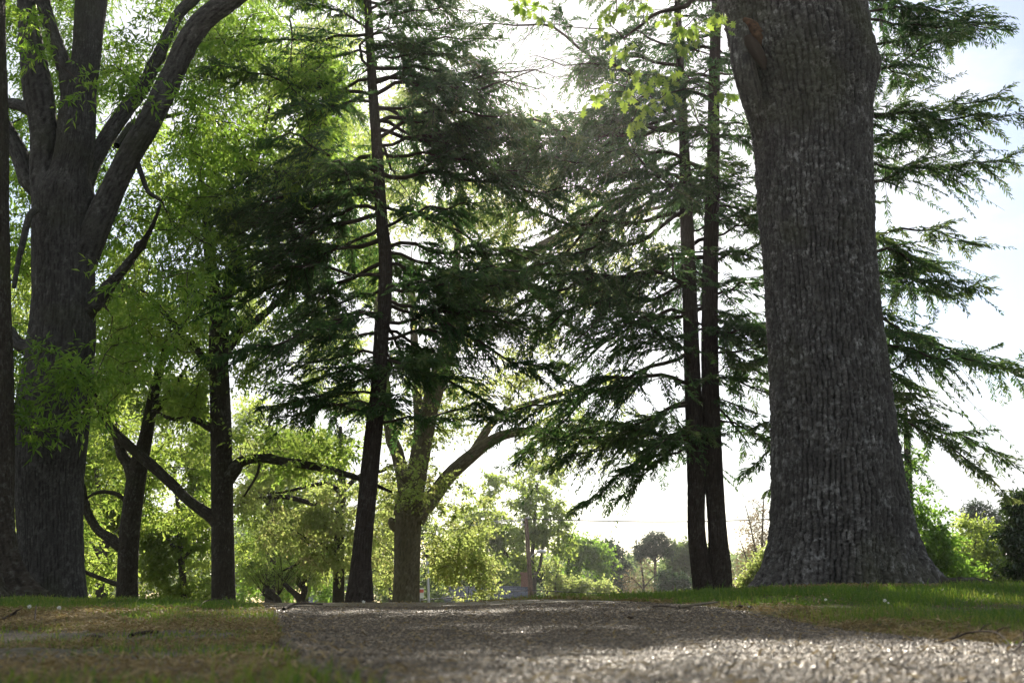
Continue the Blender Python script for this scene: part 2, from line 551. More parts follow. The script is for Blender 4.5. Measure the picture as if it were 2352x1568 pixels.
# ------------------------------------------------------------------ terrain and path
PL = np.array([(-.05, .4), (-.10, .8), (-.16, 1.3), (-.31, 1.67), (-.65, 3.0), (-1.6, 6.7), (-2.7, 9.2), (-5.2, 12.2)])
PR = np.array([(1.15, .4), (1.15, .9), (1.15, 1.6), (1.15, 2.2), (1.17, 3.7), (1.13, 6.1), (.05, 9.0), (-2.6, 12.6)])
NPATH = 420
PLs = smooth_line(np.c_[PL, np.zeros(len(PL))], NPATH)[:, :2]
PRs = smooth_line(np.c_[PR, np.zeros(len(PR))], NPATH)[:, :2]

def edge_x(line, y):
    return np.interp(y, line[:, 1], line[:, 0])

def on_path(x, y, pad=0.0):
    return (x > edge_x(PLs, y) - pad) & (x < edge_x(PRs, y) + pad) & (y < 12.4)

def terrain(x, y):
    x, y = np.asarray(x, float), np.asarray(y, float)
    s = .55 * sstep(2.9, 8.9, y) + .45 * np.clip((y - 2.9) / 6.0, 0, 1)
    c = .112 + .030 * sstep(-2.0, -4.5, x) + .045 * sstep(-.6, .6, x) + .080 * sstep(.9, 3.2, x)
    z = c * s
    z = z + .05 * sstep(14, 18, y) * sstep(1.0, 3.0, x)
    z = z + .055 * np.exp(-(((x - 3.4) / 1.7) ** 2 + ((y - 10.6) / 1.6) ** 2))
    yc = 9.6 + 5.0 * sstep(-2.2, -5, x) + 10 * sstep(.9, 3, x)
    d = np.maximum(0, y - yc)
    z = z - np.minimum(.045 * d, 1.1) - 1.9 * sstep(24, 70, y)
    far = sstep(100, 700, y)
    z = z + far * 3.0 * (fbm(x * .004 + 5, y * .004, 0, 3) - .3)
    # soil to the left of the path lies a little lower than the slab
    z = z - .018 * sstep(.5, 0, x - edge_x(PLs, y)) * sstep(6, 3, y)
    z = z + .012 * sstep(0, .25, x - edge_x(PRs, y)) * sstep(9, 5, y)
    return z

def build_ground():
    def axis(n, lo, hi, k):
        t = np.linspace(-1, 1, n)
        a = np.sinh(t * k) / math.sinh(k)
        return np.where(a < 0, -a * lo, a * hi)
    xs = axis(321, -900., 900., 7.2)
    t = np.linspace(0, 1, 420)
    ys = -40 + 40.6 * sstep(0, .06, t) + 2500 * (np.sinh(np.maximum(t - .06, 0) / .94 * 7.4) / math.sinh(7.4))
    X, Y = np.meshgrid(xs, ys)
    Z = terrain(X, Y)
    near = sstep(14, 6, Y)
    Z = Z + near * .010 * (fbm(X * 6, Y * 6, 1, 4) - .5) + .055 * sstep(5.5, 3.5, Y) * (fbm(X * 5, Y * 8, 6, 4) - .56) * (X < edge_x(PLs, Y)) + .02 * sstep(3, 1.2, np.abs(Y - 2.2)) * (fbm(X * 3.1, Y * 9, 4, 4) - .55) * (X < edge_x(PLs, Y))
    Z = np.where(on_path(X, Y, -.02), Z - .05, Z)
    mb = MB()
    ny, nx = X.shape
    i, j = np.meshgrid(np.arange(ny - 1), np.arange(nx - 1), indexing='ij')
    q = np.stack([i * nx + j, i * nx + j + 1, (i + 1) * nx + j + 1, (i + 1) * nx + j], -1).reshape(-1, 4)
    mb.add(np.stack([X, Y, Z], -1).reshape(-1, 3), q)
    return tag(mb.build('ground', M['ground']), kind='structure')
build_ground()

CRACKS = [(2.05, .10, 0.0), (2.75, .16, 2.0), (3.55, .10, 4.0), (5.0, .25, 6.0), (6.6, .3, 8.0)]
def path_z(x, y):
    z = terrain(x, np.asarray(y)) * 1.0
    base = terrain(np.clip(x, -9, .3), y)                 # the slab does not follow the lawn's shoulder
    w = sstep(.3, 1.2, x)
    z = base * (1 - w * .5) + z * w * .5
    z = z + .018 * sstep(.5, 0, x - edge_x(PLs, y)) * sstep(6, 3, y)
    z = z + .014 * (fbm(x * .8, y * 1.3, 7, 2) - .5)
    for y0, a, ph in CRACKS:
        yc = y0 + a * (vn(x * 1.1 + ph, ph) - .5) + .05 * (vn(x * 6 + ph, 3.0) - .5)
        wd = .012 + .002 * y0
        z = z - .028 * np.exp(-((y - yc) / (1.7 * wd)) ** 2)
    return z + .006

def build_path():
    mb = MB()
    t = np.linspace(0, 1, 160)
    Yl = np.interp(np.linspace(0, 1, 900) ** 1.25, np.linspace(0, 1, NPATH), PLs[:, 1])
    Xl = edge_x(PLs, Yl)
    Yr = np.interp(np.linspace(0, 1, 900) ** 1.25, np.linspace(0, 1, NPATH), PRs[:, 1])
    Xr = edge_x(PRs, Yr)
    jl = .07 * (fbm(Yl * 3.1, 2.0, 0, 4) - .5) * sstep(1.0, 2.0, Yl)
    X = (Xl + jl)[:, None] * (1 - t) + (Xr + jl)[:, None] * t
    Y = Yl[:, None] * (1 - t) + Yr[:, None] * t
    Z = path_z(X, Y)
    e = np.minimum(np.arange(160), np.arange(160)[::-1])
    Z = Z - .006 * np.exp(-e[None, :] / .8)
    X = np.c_[X[:, :1], X, X[:, -1:]]
    Y = np.c_[Y[:, :1], Y, Y[:, -1:]]
    Z = np.c_[Z[:, :1] - .09, Z, Z[:, -1:] - .09]
    ny, nx = X.shape
    i, j = np.meshgrid(np.arange(ny - 1), np.arange(nx - 1), indexing='ij')
    q = np.stack([i * nx + j, i * nx + j + 1, (i + 1) * nx + j + 1, (i + 1) * nx + j], -1).reshape(-1, 4)
    mb.add(np.stack([X, Y, Z], -1).reshape(-1, 3), q)
    tag(mb.build('path', M['path']), kind='structure')
    # stones standing proud of the cement
    def scatter(n, y0, y1, r0, r1):
        y = rng.uniform(y0, y1, n)
        a, b = edge_x(PLs, y), edge_x(PRs, y)
        x = a + .01 + (b - a - .02) * rng.random(n)
        z = path_z(x, y)
        r = rng.uniform(r0, r1, n) * np.where(rng.random(n) < .12, 1.5, 1)
        hgt = r * rng.uniform(.35, .75, n)
        el = rng.uniform(.65, 1.0, n)
        ang = rng.uniform(0, 6.28, n)
        th = np.arange(6) * math.pi / 3
        rings = []
        for fr, fh in ((1.0, -.15), (.72, .72)):
            lx = fr * np.cos(th)[None] * (1 + .18 * rng.standard_normal((n, 6)))
            ly = fr * np.sin(th)[None] * el[:, None] * (1 + .18 * rng.standard_normal((n, 6)))
            rx = (lx * np.cos(ang)[:, None] - ly * np.sin(ang)[:, None]) * r[:, None] + x[:, None]
            ry = (lx * np.sin(ang)[:, None] + ly * np.cos(ang)[:, None]) * r[:, None] + y[:, None]
            rz = z[:, None] + hgt[:, None] * fh * (1 + .2 * rng.standard_normal((n, 6)))
            rings.append(np.stack([rx, ry, rz], -1))
        top = np.stack([x + .15 * r * rng.standard_normal(n), y + .15 * r * rng.standard_normal(n), z + hgt], -1)[:, None]
        v = np.concatenate([rings[0], rings[1], top], 1)
        k = np.arange(6)
        k2 = (k + 1) % 6
        q = np.stack([k, k2, 6 + k2, 6 + k], -1)
        tt = np.stack([6 + k, 6 + k2, np.full(6, 12)], -1)
        o = (np.arange(n) * 13)[:, None, None]
        pb.add(v.reshape(-1, 3), (q[None] + o).reshape(-1, 4), (tt[None] + o).reshape(-1, 3), None, np.repeat(rng.random(n), 13))
    pb = MB()
    scatter(55000, .75, 2.2, .0026, .0050)
    scatter(55000, 2.2, 4.2, .0032, .0058)
    scatter(26000, 4.2, 7.0, .0045, .0072)
    tag(pb.build('pebbles', M['pebble']), kind='stuff', label='small rounded stones set in the surface of the concrete path', cat='gravel')
build_path()

# ------------------------------------------------------------------ ground cover
def blades(mb, x, y, z, h, w, lean, rv):
    n = len(x)
    a = rng.uniform(0, 2 * math.pi, n)
    face = rng.uniform(0, 2 * math.pi, n)
    lx, ly = np.cos(a) * lean * h, np.sin(a) * lean * h
    sx, sy = np.cos(face) * w / 2, np.sin(face) * w / 2
    b = np.stack([x, y, z], -1)
    m = b + np.stack([lx * .35, ly * .35, h * .58], -1)
    t = b + np.stack([lx, ly, h * (1 - .35 * np.minimum(lean, 1.2))], -1)
    s = np.stack([sx, sy, np.zeros(n)], -1)
    v = np.stack([b - s, b + s, m + s * .75, m - s * .75, t], 1)
    o = np.arange(n) * 5
    q = np.stack([o, o + 1, o + 2, o + 3], -1)
    tt = np.stack([o + 3, o + 2, o + 4], -1)
    mb.add(v.reshape(-1, 3), q, tt, None, np.repeat(rv, 5))

def wedge(n, y0, y1, pw=1.0, half=.62):
    t = rng.random(n)
    y = y0 + (y1 - y0) * t ** pw
    x = rng.uniform(-1, 1, n) * (half * y + .15)
    return x, y

def build_grass():
    mb = MB()
    # lawn: both sides, thick far off and on the right, thin on the trodden soil to the left
    x, y = wedge(420000, 1.0, 22.0, 1.15)
    L = x < edge_x(PLs, y)
    R = x > edge_x(PRs, y)
    farcentre = (y > 12) 
    clump = fbm(x * 2.2, y * 2.2, 3, 3)
    dens = np.where(R, .55 + .9 * (clump > .42), 0)
    worn = sstep(5.2, 7.2, y + 1.2 * (fbm(x * .7, y * .7, 9, 2) - .5))
    dens = np.where(L, .03 + .97 * worn + .5 * sstep(.60, .68, clump) * sstep(1.8, 4.0, y), dens)
    # hard edge of the path: fewer blades right at the slab on the right (brown litter there)
    er = x - edge_x(PRs, y)
    dens = np.where(R, dens * (.25 + .75 * sstep(.03, .30, er)), dens)
    oakd = np.hypot((x - 3.45) / 1.75, (y - 10.3) / 1.6)
    dens = dens * sstep(.75, 1.15, oakd)
    k = (rng.random(len(x)) < dens) & ~on_path(x, y, .004)
    x, y, clump, er = x[k], y[k], clump[k], er[k]
    z = terrain(x, y) - .004
    h = (.020 + .045 * rng.random(len(x)) ** 1.8) * (.25 + 1.6 * sstep(.3, .7, clump)) * np.where(x < 0, .8, 1.0)
    h = h * np.where(rng.random(len(x)) < .03, 1.6, 1) * (.45 + .40 * sstep(2.5, 7, y))
    w = np.maximum(.0026, .00075 * y) * rng.uniform(.7, 1.5, len(x))
    rv = np.clip(.35 + .9 * (fbm(x * 1.3, y * 1.3, 5, 3) - .5) + .22 * rng.standard_normal(len(x)) + .3 * sstep(.25, .0, er) * (x > 0), 0, 1)
    blades(mb, x, y, z, h, w, rng.uniform(.1, 1.1, len(x)), rv)
    # taller tufts in the near left corner, at the path's edge and on the oak's side
    for cx, cy, n, hh, sp in [(-.17, 1.36, 40, .045, .05), (-.24, 1.46, 70, .05, .06), (-.12, 1.22, 36, .05, .04), (-.42, 1.34, 40, .04, .06), (-.60, 1.36, 60, .04, .09),
                              (-.33, 1.75, 50, .03, .06), (-.50, 2.2, 80, .03, .10), (-.62, 2.55, 120, .035, .12), (-.28, 1.28, 26, .05, .04), (-.66, 1.55, 40, .035, .06), (-.40, 1.9, 40, .03, .08),
                              (-.72, 1.30, 60, .045, .06), (-.10, 1.12, 30, .05, .05), (-.5, 1.25, 50, .035, .08),
                              (-1.2, 3.2, 260, .035, .28), (-.95, 3.6, 320, .035, .25), (-1.9, 4.2, 300, .03, .3), (-1.25, 4.6, 420, .035, .3), (-2.9, 5.0, 300, .03, .4), (-1.55, 5.5, 500, .04, .3)]:
        n = int(n * (3.2 if cy < 2 else 1.6))
        x = cx + sp * rng.standard_normal(n)
        y = cy + sp * .7 * rng.standard_normal(n)
        k = ~on_path(x, y, 0)
        x, y = x[k], y[k]
        blades(mb, x, y, terrain(x, y) - .006, hh * rng.uniform(.4, 1.35, len(x)), rng.uniform(.0026, .0056, len(x)), rng.uniform(.05, .9, len(x)), np.clip(.62 + .3 * rng.standard_normal(len(x)), 0, 1))
    tag(mb.build('grass', M['grass'], smooth=False), kind='stuff', label='short green lawn grass on both sides of the path', cat='grass')

def build_litter():
    mb = MB()
    x, y = wedge(200000, 1.05, 11.0, 1.4)
    L = x < edge_x(PLs, y)
    er = x - edge_x(PRs, y)
    c = fbm(x * 1.6, y * 2.6, 21, 4)
    dl = sstep(.52, .61, c + .10 * sstep(2.2, 3.2, y) * sstep(7.5, 5.8, y)) * (.35 + .65 * sstep(2.4, 3.2, y)) * (1 - .85 * sstep(5.8, 7.5, y))
    dr = sstep(.55, .05, er) * sstep(.34, .52, c) + .10 * sstep(.45, .6, c)
    oakd = np.hypot((x - 3.45) / 2.0, (y - 10.3) / 1.9)
    dr = np.maximum(dr, .95 * sstep(1.2, .85, oakd))
    d = np.where(L, dl, np.where(er > 0, dr, .016 + .05 * sstep(.18, .0, -er) + .05 * sstep(.15, 0, x - edge_x(PLs, y))))
    k = rng.random(len(x)) < d
    x, y, c = x[k], y[k], c[k]
    n = len(x)
    onp = on_path(x, y)
    z = np.where(onp, path_z(x, y) + .004, terrain(x, y) + .002 + .018 * rng.random(n) ** 2 * (c > .5))
    ln = rng.uniform(.015, .055, n)
    w = np.maximum(.0022, .00085 * y) * rng.uniform(.8, 1.6, n)
    a = rng.uniform(0, 6.28, n)
    up = rng.uniform(-.05, .55, n)
    d1 = np.stack([np.cos(a), np.sin(a), up], -1)
    a2 = a + rng.uniform(-1.2, 1.2, n)
    d2 = np.stack([np.cos(a2), np.sin(a2), up - rng.uniform(.2, .9, n)], -1)
    s = np.stack([-np.sin(a), np.cos(a), rng.uniform(-.6, .6, n)], -1) * w[:, None] / 2
    p0 = np.stack([x, y, z], -1)
    p1 = p0 + d1 * ln[:, None] * .5
    p2 = p1 + d2 * ln[:, None] * .5
    v = np.stack([p0 - s, p0 + s, p1 - s, p1 + s, p2 - s * .5, p2 + s * .5], 1)
    o = np.arange(n) * 6
    q = np.concatenate([np.stack([o, o + 1, o + 3, o + 2], -1), np.stack([o + 2, o + 3, o + 5, o + 4], -1)])
    mb.add(v.reshape(-1, 3), q, None, None, np.repeat(rng.random(n), 6))
    tag(mb.build('leaf_litter', M['straw'], smooth=False), kind='stuff', label='brown dry catkins and straw scattered over the soil', cat='leaf litter')
build_grass()
build_litter()

# ------------------------------------------------------------------ foliage helpers
def project(p):                            # world -> photo pixel
    r = p - CAM
    f = r[..., 1] * math.cos(TH) + r[..., 2] * math.sin(TH)
    v = -r[..., 1] * math.sin(TH) + r[..., 2] * math.cos(TH)
    return CX + FPX * r[..., 0] / f, CY - FPX * v / f

def sun_gap(p, keep=.10):
    """the opening in the crowns above the path: True where a leaf stays"""
    t = p[..., 2] / SUN[2]
    gx, gy = p[..., 0] - SUN[0] * t, p[..., 1] - SUN[1] * t
    e = ((gx - .66) / .80) ** 2 + ((gy - 1.05) / 1.45) ** 2
    e = e + .9 * (fbm(p[..., 0] * 1.3, p[..., 1] * 1.3, p[..., 2] * 1.3, 3) - .5)
    pr = keep + (1 - keep) * sstep(.75, 1.25, e)
    return rng.random(p.shape[:-1]) < pr

def leaves(mb, base, d, nm, L, W, rnd):
    n = len(base)
    d = nrm(d)
    side = nrm(np.cross(d, nm))
    up = np.cross(side, d)
    mid = base + d * (L * .48)[:, None]
    tip = base + d * L[:, None] - up * (L * .12)[:, None]
    v = np.stack([base, mid + side * (W / 2)[:, None] + up * (W * .15)[:, None], tip, mid - side * (W / 2)[:, None] + up * (W * .15)[:, None]], 1)
    o = np.arange(n) * 4
    mb.add(v.reshape(-1, 3), np.stack([o, o + 1, o + 2, o + 3], -1), None, None, np.repeat(rnd, 4))

def spray(mb, c, d, per, tw, tlen, L, W, droop=.35, keepfun=None, rbase=.5, flat=.7):
    """leafy twiglets: `tw` per cluster point, each with `per` leaves"""
    n = len(c)
    cc = np.repeat(c, tw, 0)
    dd = np.repeat(d, tw, 0) * .55 + rng.standard_normal((n * tw, 3)) * np.array([.75, .75, .75 * flat])
    dd = nrm(dd)
    ln = rng.uniform(.5, 1.2, n * tw) * tlen
    t = np.tile(np.linspace(.15, 1.0, per), n * tw) + rng.uniform(-.06, .06, n * tw * per)
    c3 = np.repeat(cc, per, 0)
    d3 = np.repeat(dd, per, 0)
    l3 = np.repeat(ln, per)
    pos = c3 + d3 * (l3 * t)[:, None]
    pos[:, 2] -= droop * .35 * l3 * t * t
    m = len(pos)
    ld = d3 * .6 + rng.standard_normal((m, 3)) * .65
    ld[:, 2] -= droop * rng.random(m) * 1.4
    nm = np.array([0, 0, 1.0]) + rng.standard_normal((m, 3)) * .55
    LL = L * rng.uniform(.6, 1.2, m)
    WW = W * rng.uniform(.7, 1.3, m)
    tone = np.repeat(rng.normal(rbase, .14, n), tw * per)
    rv = np.clip(tone + rng.normal(0, .14, m), 0, 1)
    k = np.ones(m, bool)
    if keepfun is not None:
        k = keepfun(pos)
    leaves(mb, pos[k], ld[k], nm[k], LL[k], WW[k], rv[k])

def grow(mb, nodes, targets, r0=.0045, rmax=.035, sides=4, sag=.10, wob=.12):
    """twigs that join each target to the nearest wood; returns the twig direction at each target"""
    nodes = [np.asarray(nodes, float)]
    allp = nodes[0]
    d0 = np.array([np.min(np.sum((allp - t) ** 2, 1)) for t in targets]) if len(targets) else np.array([])
    order = np.argsort(d0)
    dirs = np.zeros((len(targets), 3))
    for ti in order:
        t = targets[ti]
        i = np.argmin(np.sum((allp - t) ** 2, 1) + .25 * np.maximum(0, allp[:, 2] - t[2]) ** 2)
        a = allp[i]
        v = t - a
        L = np.linalg.norm(v)
        if L < .03:
            dirs[ti] = nrm(v + np.array([0, 0, .01]))
            continue
        k = 5 if L > .5 else 4
        s = np.linspace(0, 1, k)[:, None]
        p = a + v * s
        w = rng.standard_normal(3) * wob * L
        p = p + np.sin(s * math.pi) * (w + np.array([0, 0, sag * L]))
        rs = min(rmax, r0 * 1.2 + .009 * L)
        tube(mb, p, np.linspace(rs, r0, k), sides, cap=False)
        dirs[ti] = nrm(p[-1] - p[-2])
        allp = np.vstack([allp, p[1:]])
    return dirs

def blob_points(b, D):
    px, py, rp, n = b[:4]
    dd = b[4] if len(b) > 4 else 0
    ry = b[5] if len(b) > 5 else rp
    rz = b[6] if len(b) > 6 else None
    c = P(px, py, D + dd)
    m = mpp(px, py, D + dd)
    n = int(n * 1.6)
    u = nrm(rng.standard_normal((n, 3)))
    sd = rng.uniform(0, 90)
    u = u * ((rng.random(n) ** .45) * (.55 + .95 * fbm(u[:, 0] * 1.8 + sd, u[:, 1] * 1.8, u[:, 2] * 1.8, 3)))[:, None]
    depth = rp * m if rz is None else rz
    return c + u * np.array([rp * m, depth, ry * m])

def decid(name, label, D, limbs, blobs, bark, lmat, leaf=(.09, .03), per=8, tw=5, tlen=.35, group=None, cat='tree', twig='twig', seg=12,
          droop=.35, keepfun=None, rmax=.035, shapes=None, sides=4, r0=.0045, base_loc=None, bark_n=None, flat=.7, wob=.12, rbase=.5, hide_limbs=False, limb_name='limb', twname='twigs'):
    b0 = P(limbs[0][0][0], limbs[0][0][1], D + (limbs[0][0][3] if len(limbs[0][0]) > 3 else 0)) if base_loc is None else base_loc
    root = thing(name, b0, label, cat, group)
    nodes = []
    for i, sp in enumerate(limbs):
        mb = MB()
        sh = shapes.get(i) if shapes else None
        pp, rr = limb(mb, sp, D, seg=seg if i == 0 else max(6, seg - 4) if seg < 40 else 40, shape=sh, seed=i * 3.7 + D, n=(bark_n if i == 0 else None))
        mb.build('trunk' if i == 0 else limb_name, M[bark], root)
        nodes.append(pp if i else pp[len(pp) // 3:])
    if blobs:
        T = np.concatenate([blob_points(b, D) for b in blobs])
        ml = MB()
        ml.mi = 1
        dirs = grow(ml, np.concatenate(nodes), T, r0=r0, rmax=rmax, sides=sides, wob=wob)
        ml.mi = 0
        spray(ml, T, dirs, per, int(tw * 1.7), tlen * 1.1, leaf[0] * 1.15, leaf[1] * 1.2, droop, keepfun, rbase, flat)
        ml.build('crown', [M[lmat], M[twig]], root, smooth=False)
    return root

def flare_shape(base, H, amt, lobes, seed, bark=None, extra=None):
    """root flare near the foot; `bark` = (cell width, cell height, depth)"""
    def f(th, s, r0):
        k = np.exp(-s / H)
        lob = 0
        for a, w, g in lobes:
            dth = (th - a + math.pi) % (2 * math.pi) - math.pi
            lob = lob + g * np.exp(-(dth / w) ** 2)
        r = r0 * (1 + amt * k * (.25 + lob))
        r = r * (1 + .05 * (fbm(np.cos(th) * 1.5 + seed, np.sin(th) * 1.5, s * .8, 3) - .5) * 2)
        if extra is not None:
            r = r + extra(th, s)
        if bark:
            u = th * base
            rg = ridge(u + 0 * s, s + 0 * th, bark[0], bark[1])
            shape_last[0] = rg * (.75 + .5 * (vn((u + 0 * s) / bark[0] * .8, s / bark[1] * 1.3) - .5))
            r = r + bark[2] * (rg - .7) * np.minimum(1, r0 / base + .2)
            r = r + bark[2] * .5 * (fbm(np.cos(th) * base * 30, np.sin(th) * base * 30, s * 12, 2) - .5)
        return r
    return f

def rect_points(x0, y0, x1, y1, n, d0, d1, gap=.42, sc=.012, seed=0):
    """points spread through a slab of the crown, with clumps and gaps"""
    out = []
    n = int(n * 2.3)
    k = 0
    while len(out) < n and k < 40 * n:
        k += 1
        px, py = rng.uniform(x0, x1), rng.uniform(y0, y1)
        if float(fbm(px * sc + seed, py * sc, seed, 3)) < gap:
            continue
        out.append(P(px, py, rng.uniform(d0, d1)))
    return np.array(out)

_bp = blob_points
def blob_points(b, D):
    if b[0] == 'rect':
        return rect_points(*b[1:5], b[5], D + b[6], D + b[7], *(b[8:]))
    return _bp(b, D)

# ------------------------------------------------------------------ conifers
def bough(root, o, az, L, pitch, droop, lowest=1150, nm='bough', barkname='twig', tone=.35, keepfun=None, dens=1.0, thin=0.0):
    hd = np.array([math.sin(az), math.cos(az), 0])
    sd = np.array([math.cos(az), -math.sin(az), 0])
    wob = rng.normal(0, .05)
    bend = rng.normal(0, .12)
    zz = rng.normal(0, .02, 4)

    def C(t):
        t = np.asarray(t)
        x = L * t
        z = L * (math.tan(pitch) * t - droop * t ** 2 + .05 * np.sin(t * 9 + wob * 40) * .5 + .03 * np.sin(t * 21 + bend * 60) * .5)
        y = L * (bend * t ** 2 + wob * np.sin(t * 6))
        return o + x[..., None] * hd + y[..., None] * sd + z[..., None] * np.array([0, 0, 1.0])
    for _ in range(12):                    # no bough hangs lower than the skirt of the crown
        if max(project(C(np.array([.6, .8, 1.0])))[1]) < lowest:
            break
        pitch += .06
        droop *= .85
    n = max(8, int(L / .22))
    t = np.linspace(0, 1, n)
    mw = MB()
    r0 = .010 + .0075 * L
    tube(mw, C(t), r0 * (1 - t) ** .8 + .003, 5, cap=False)
    ml = MB()
    step = .096 / dens
    tb = np.arange(max(.16, .5 / L * .6), 1.0, step / L)
    tb = tb[rng.random(len(tb)) < .86] + rng.normal(0, .01, (1,))[0]
    tb = np.clip(tb, .05, 1)
    base, dirs, nms, LL, WW, tn = [], [], [], [], [], []
    for sgn in (-1, 1):
        for tj in tb:
            if rng.random() < .16:
                continue
            l = (.50 * L * (1 - tj) ** .7 + .20) * rng.uniform(.40, 1.15)
            l = min(l, 1.9)
            p0 = C(tj)
            tg = nrm(C(min(1, tj + .03)) - C(tj - .03))
            ang = math.radians(rng.normal(52, 10)) * sgn
            sdl = nrm(np.cross(tg, np.array([0, 0, 1.0])))
            d = tg * math.cos(ang) + sdl * math.sin(ang)
            d[2] += rng.normal(-.07, .22)
            d = nrm(d)
            s = np.arange(.03, l, .046)
            if len(s) < 2:
                continue
            dr = rng.uniform(.10, .5)
            cur = rng.normal(0, .25)
            q = p0 + d * s[:, None] + tg * (cur * s ** 2)[:, None]
            q[:, 2] -= dr * s ** 2
            if l > .35:
                ks = np.linspace(0, len(s) - 1, 4).astype(int)
                tube(mw, np.vstack([p0, q[ks]]), np.linspace(.004 + .005 * l, .002, 5), 3, cap=False)
            dd = nrm(np.gradient(q, axis=0))
            up = np.array([0, 0, 1.0])
            sl = nrm(np.cross(dd, up))
            tone_j = rng.normal(0, .10)
            for g in (-1, 1):
                for rep in range(2):
                    m = len(s)
                    a = np.radians(rng.normal(40, 13, m)) * g
                    e = dd * np.cos(a)[:, None] + sl * np.sin(a)[:, None]
                    e[:, 2] += rng.normal(-.20, .32, m)
                    base.append(q + dd * rng.uniform(-.02, .02, m)[:, None])
                    dirs.append(e)
                    nms.append(up + rng.normal(0, .45, (m, 3)))
                    sz = rng.uniform(.07, .18, m) * (1.05 - .5 * (s / l) ** 2)
                    LL.append(sz)
                    WW.append(sz * .13 + .011)
                    tn.append(np.clip(tone + tone_j + rng.normal(0, .1, m) + .25 * (tj - .5) + .2 * (s / l - .5), 0, 1))
    if not base:
        return
    base, dirs, nms = np.concatenate(base), np.concatenate(dirs), np.concatenate(nms)
    LL, WW, tn = np.concatenate(LL), np.concatenate(WW), np.concatenate(tn)
    k = rng.random(len(base)) < .25 + .75 * sstep(.33 + thin, .49 + thin, fbm(base[:, 0] * 2.3, base[:, 1] * 2.3, base[:, 2] * 3.2, 3))
    base, dirs, nms, LL, WW, tn = (a[k] for a in (base, dirs, nms, LL, WW, tn))
    if keepfun is not None:
        k = keepfun(base)
        base, dirs, nms, LL, WW, tn = (a[k] for a in (base, dirs, nms, LL, WW, tn))
    bo = mw.build(nm, M[barkname], root)
    if len(base):
        leaves(ml, base, dirs, nms, LL, WW, tn)
        ne = ml.build('needles', M['needle'], root, smooth=False)
        subparent(ne, bo)

def conifer(name, label, D, stems, boughs, group=None, tone=.35, barkn='bark_hemlock', shapes=None, keepfun=sun_gap, skirt=1100, thin=0.0):
    """stems: trunk lines; boughs: (stem index, count, py_low, py_high, left table, right table, pitch table)"""
    root = thing(name, P(stems[0][0][0], stems[0][0][1], D), label, 'tree', group)
    lines = []
    for i, sp in enumerate(stems):
        mb = MB()
        pp, rr = limb(mb, sp, D, seg=64 if i < 2 else 10, n=200, shape=shapes[i] if shapes else None)
        mb.build('trunk', M[barkn], root)
        lines.append((pp, rr, project(pp)[1]))
    for si, cnt, lo, hi, left, right, pit in boughs:
        pp, rr, py = lines[si]
        for k in range(cnt):
            y = lo + (hi - lo) * (k + rng.uniform(.1, .9)) / cnt
            i = int(np.argmin(np.abs(py - y)))
            # more boughs point sideways than at the viewer
            a = rng.uniform(0, 2 * math.pi) if k % 2 else (math.pi / 2 if rng.random() < .5 else -math.pi / 2) + rng.normal(0, .45)
            sx, cy = math.sin(a), math.cos(a)
            m = mpp(CX, y, D)
            lp = np.interp(y, *zip(*(right if sx > 0 else left)))
            ot = .5 * (np.interp(y, *zip(*left)) + np.interp(y, *zip(*right)))
            L = m * (abs(sx) * lp + (1 - abs(sx)) * ot * (.62 if cy < 0 else .8)) * rng.uniform(.68, 1.15)
            L = min(max(L, .35), 6.0)
            p0 = math.radians(np.interp(y, *zip(*pit)) + rng.normal(0, 10))
            bough(root, pp[i], a, L, p0, rng.uniform(.03, .20), tone=tone + rng.normal(0, .10), keepfun=keepfun, lowest=skirt + rng.normal(0, 25), thin=thin)
    return root

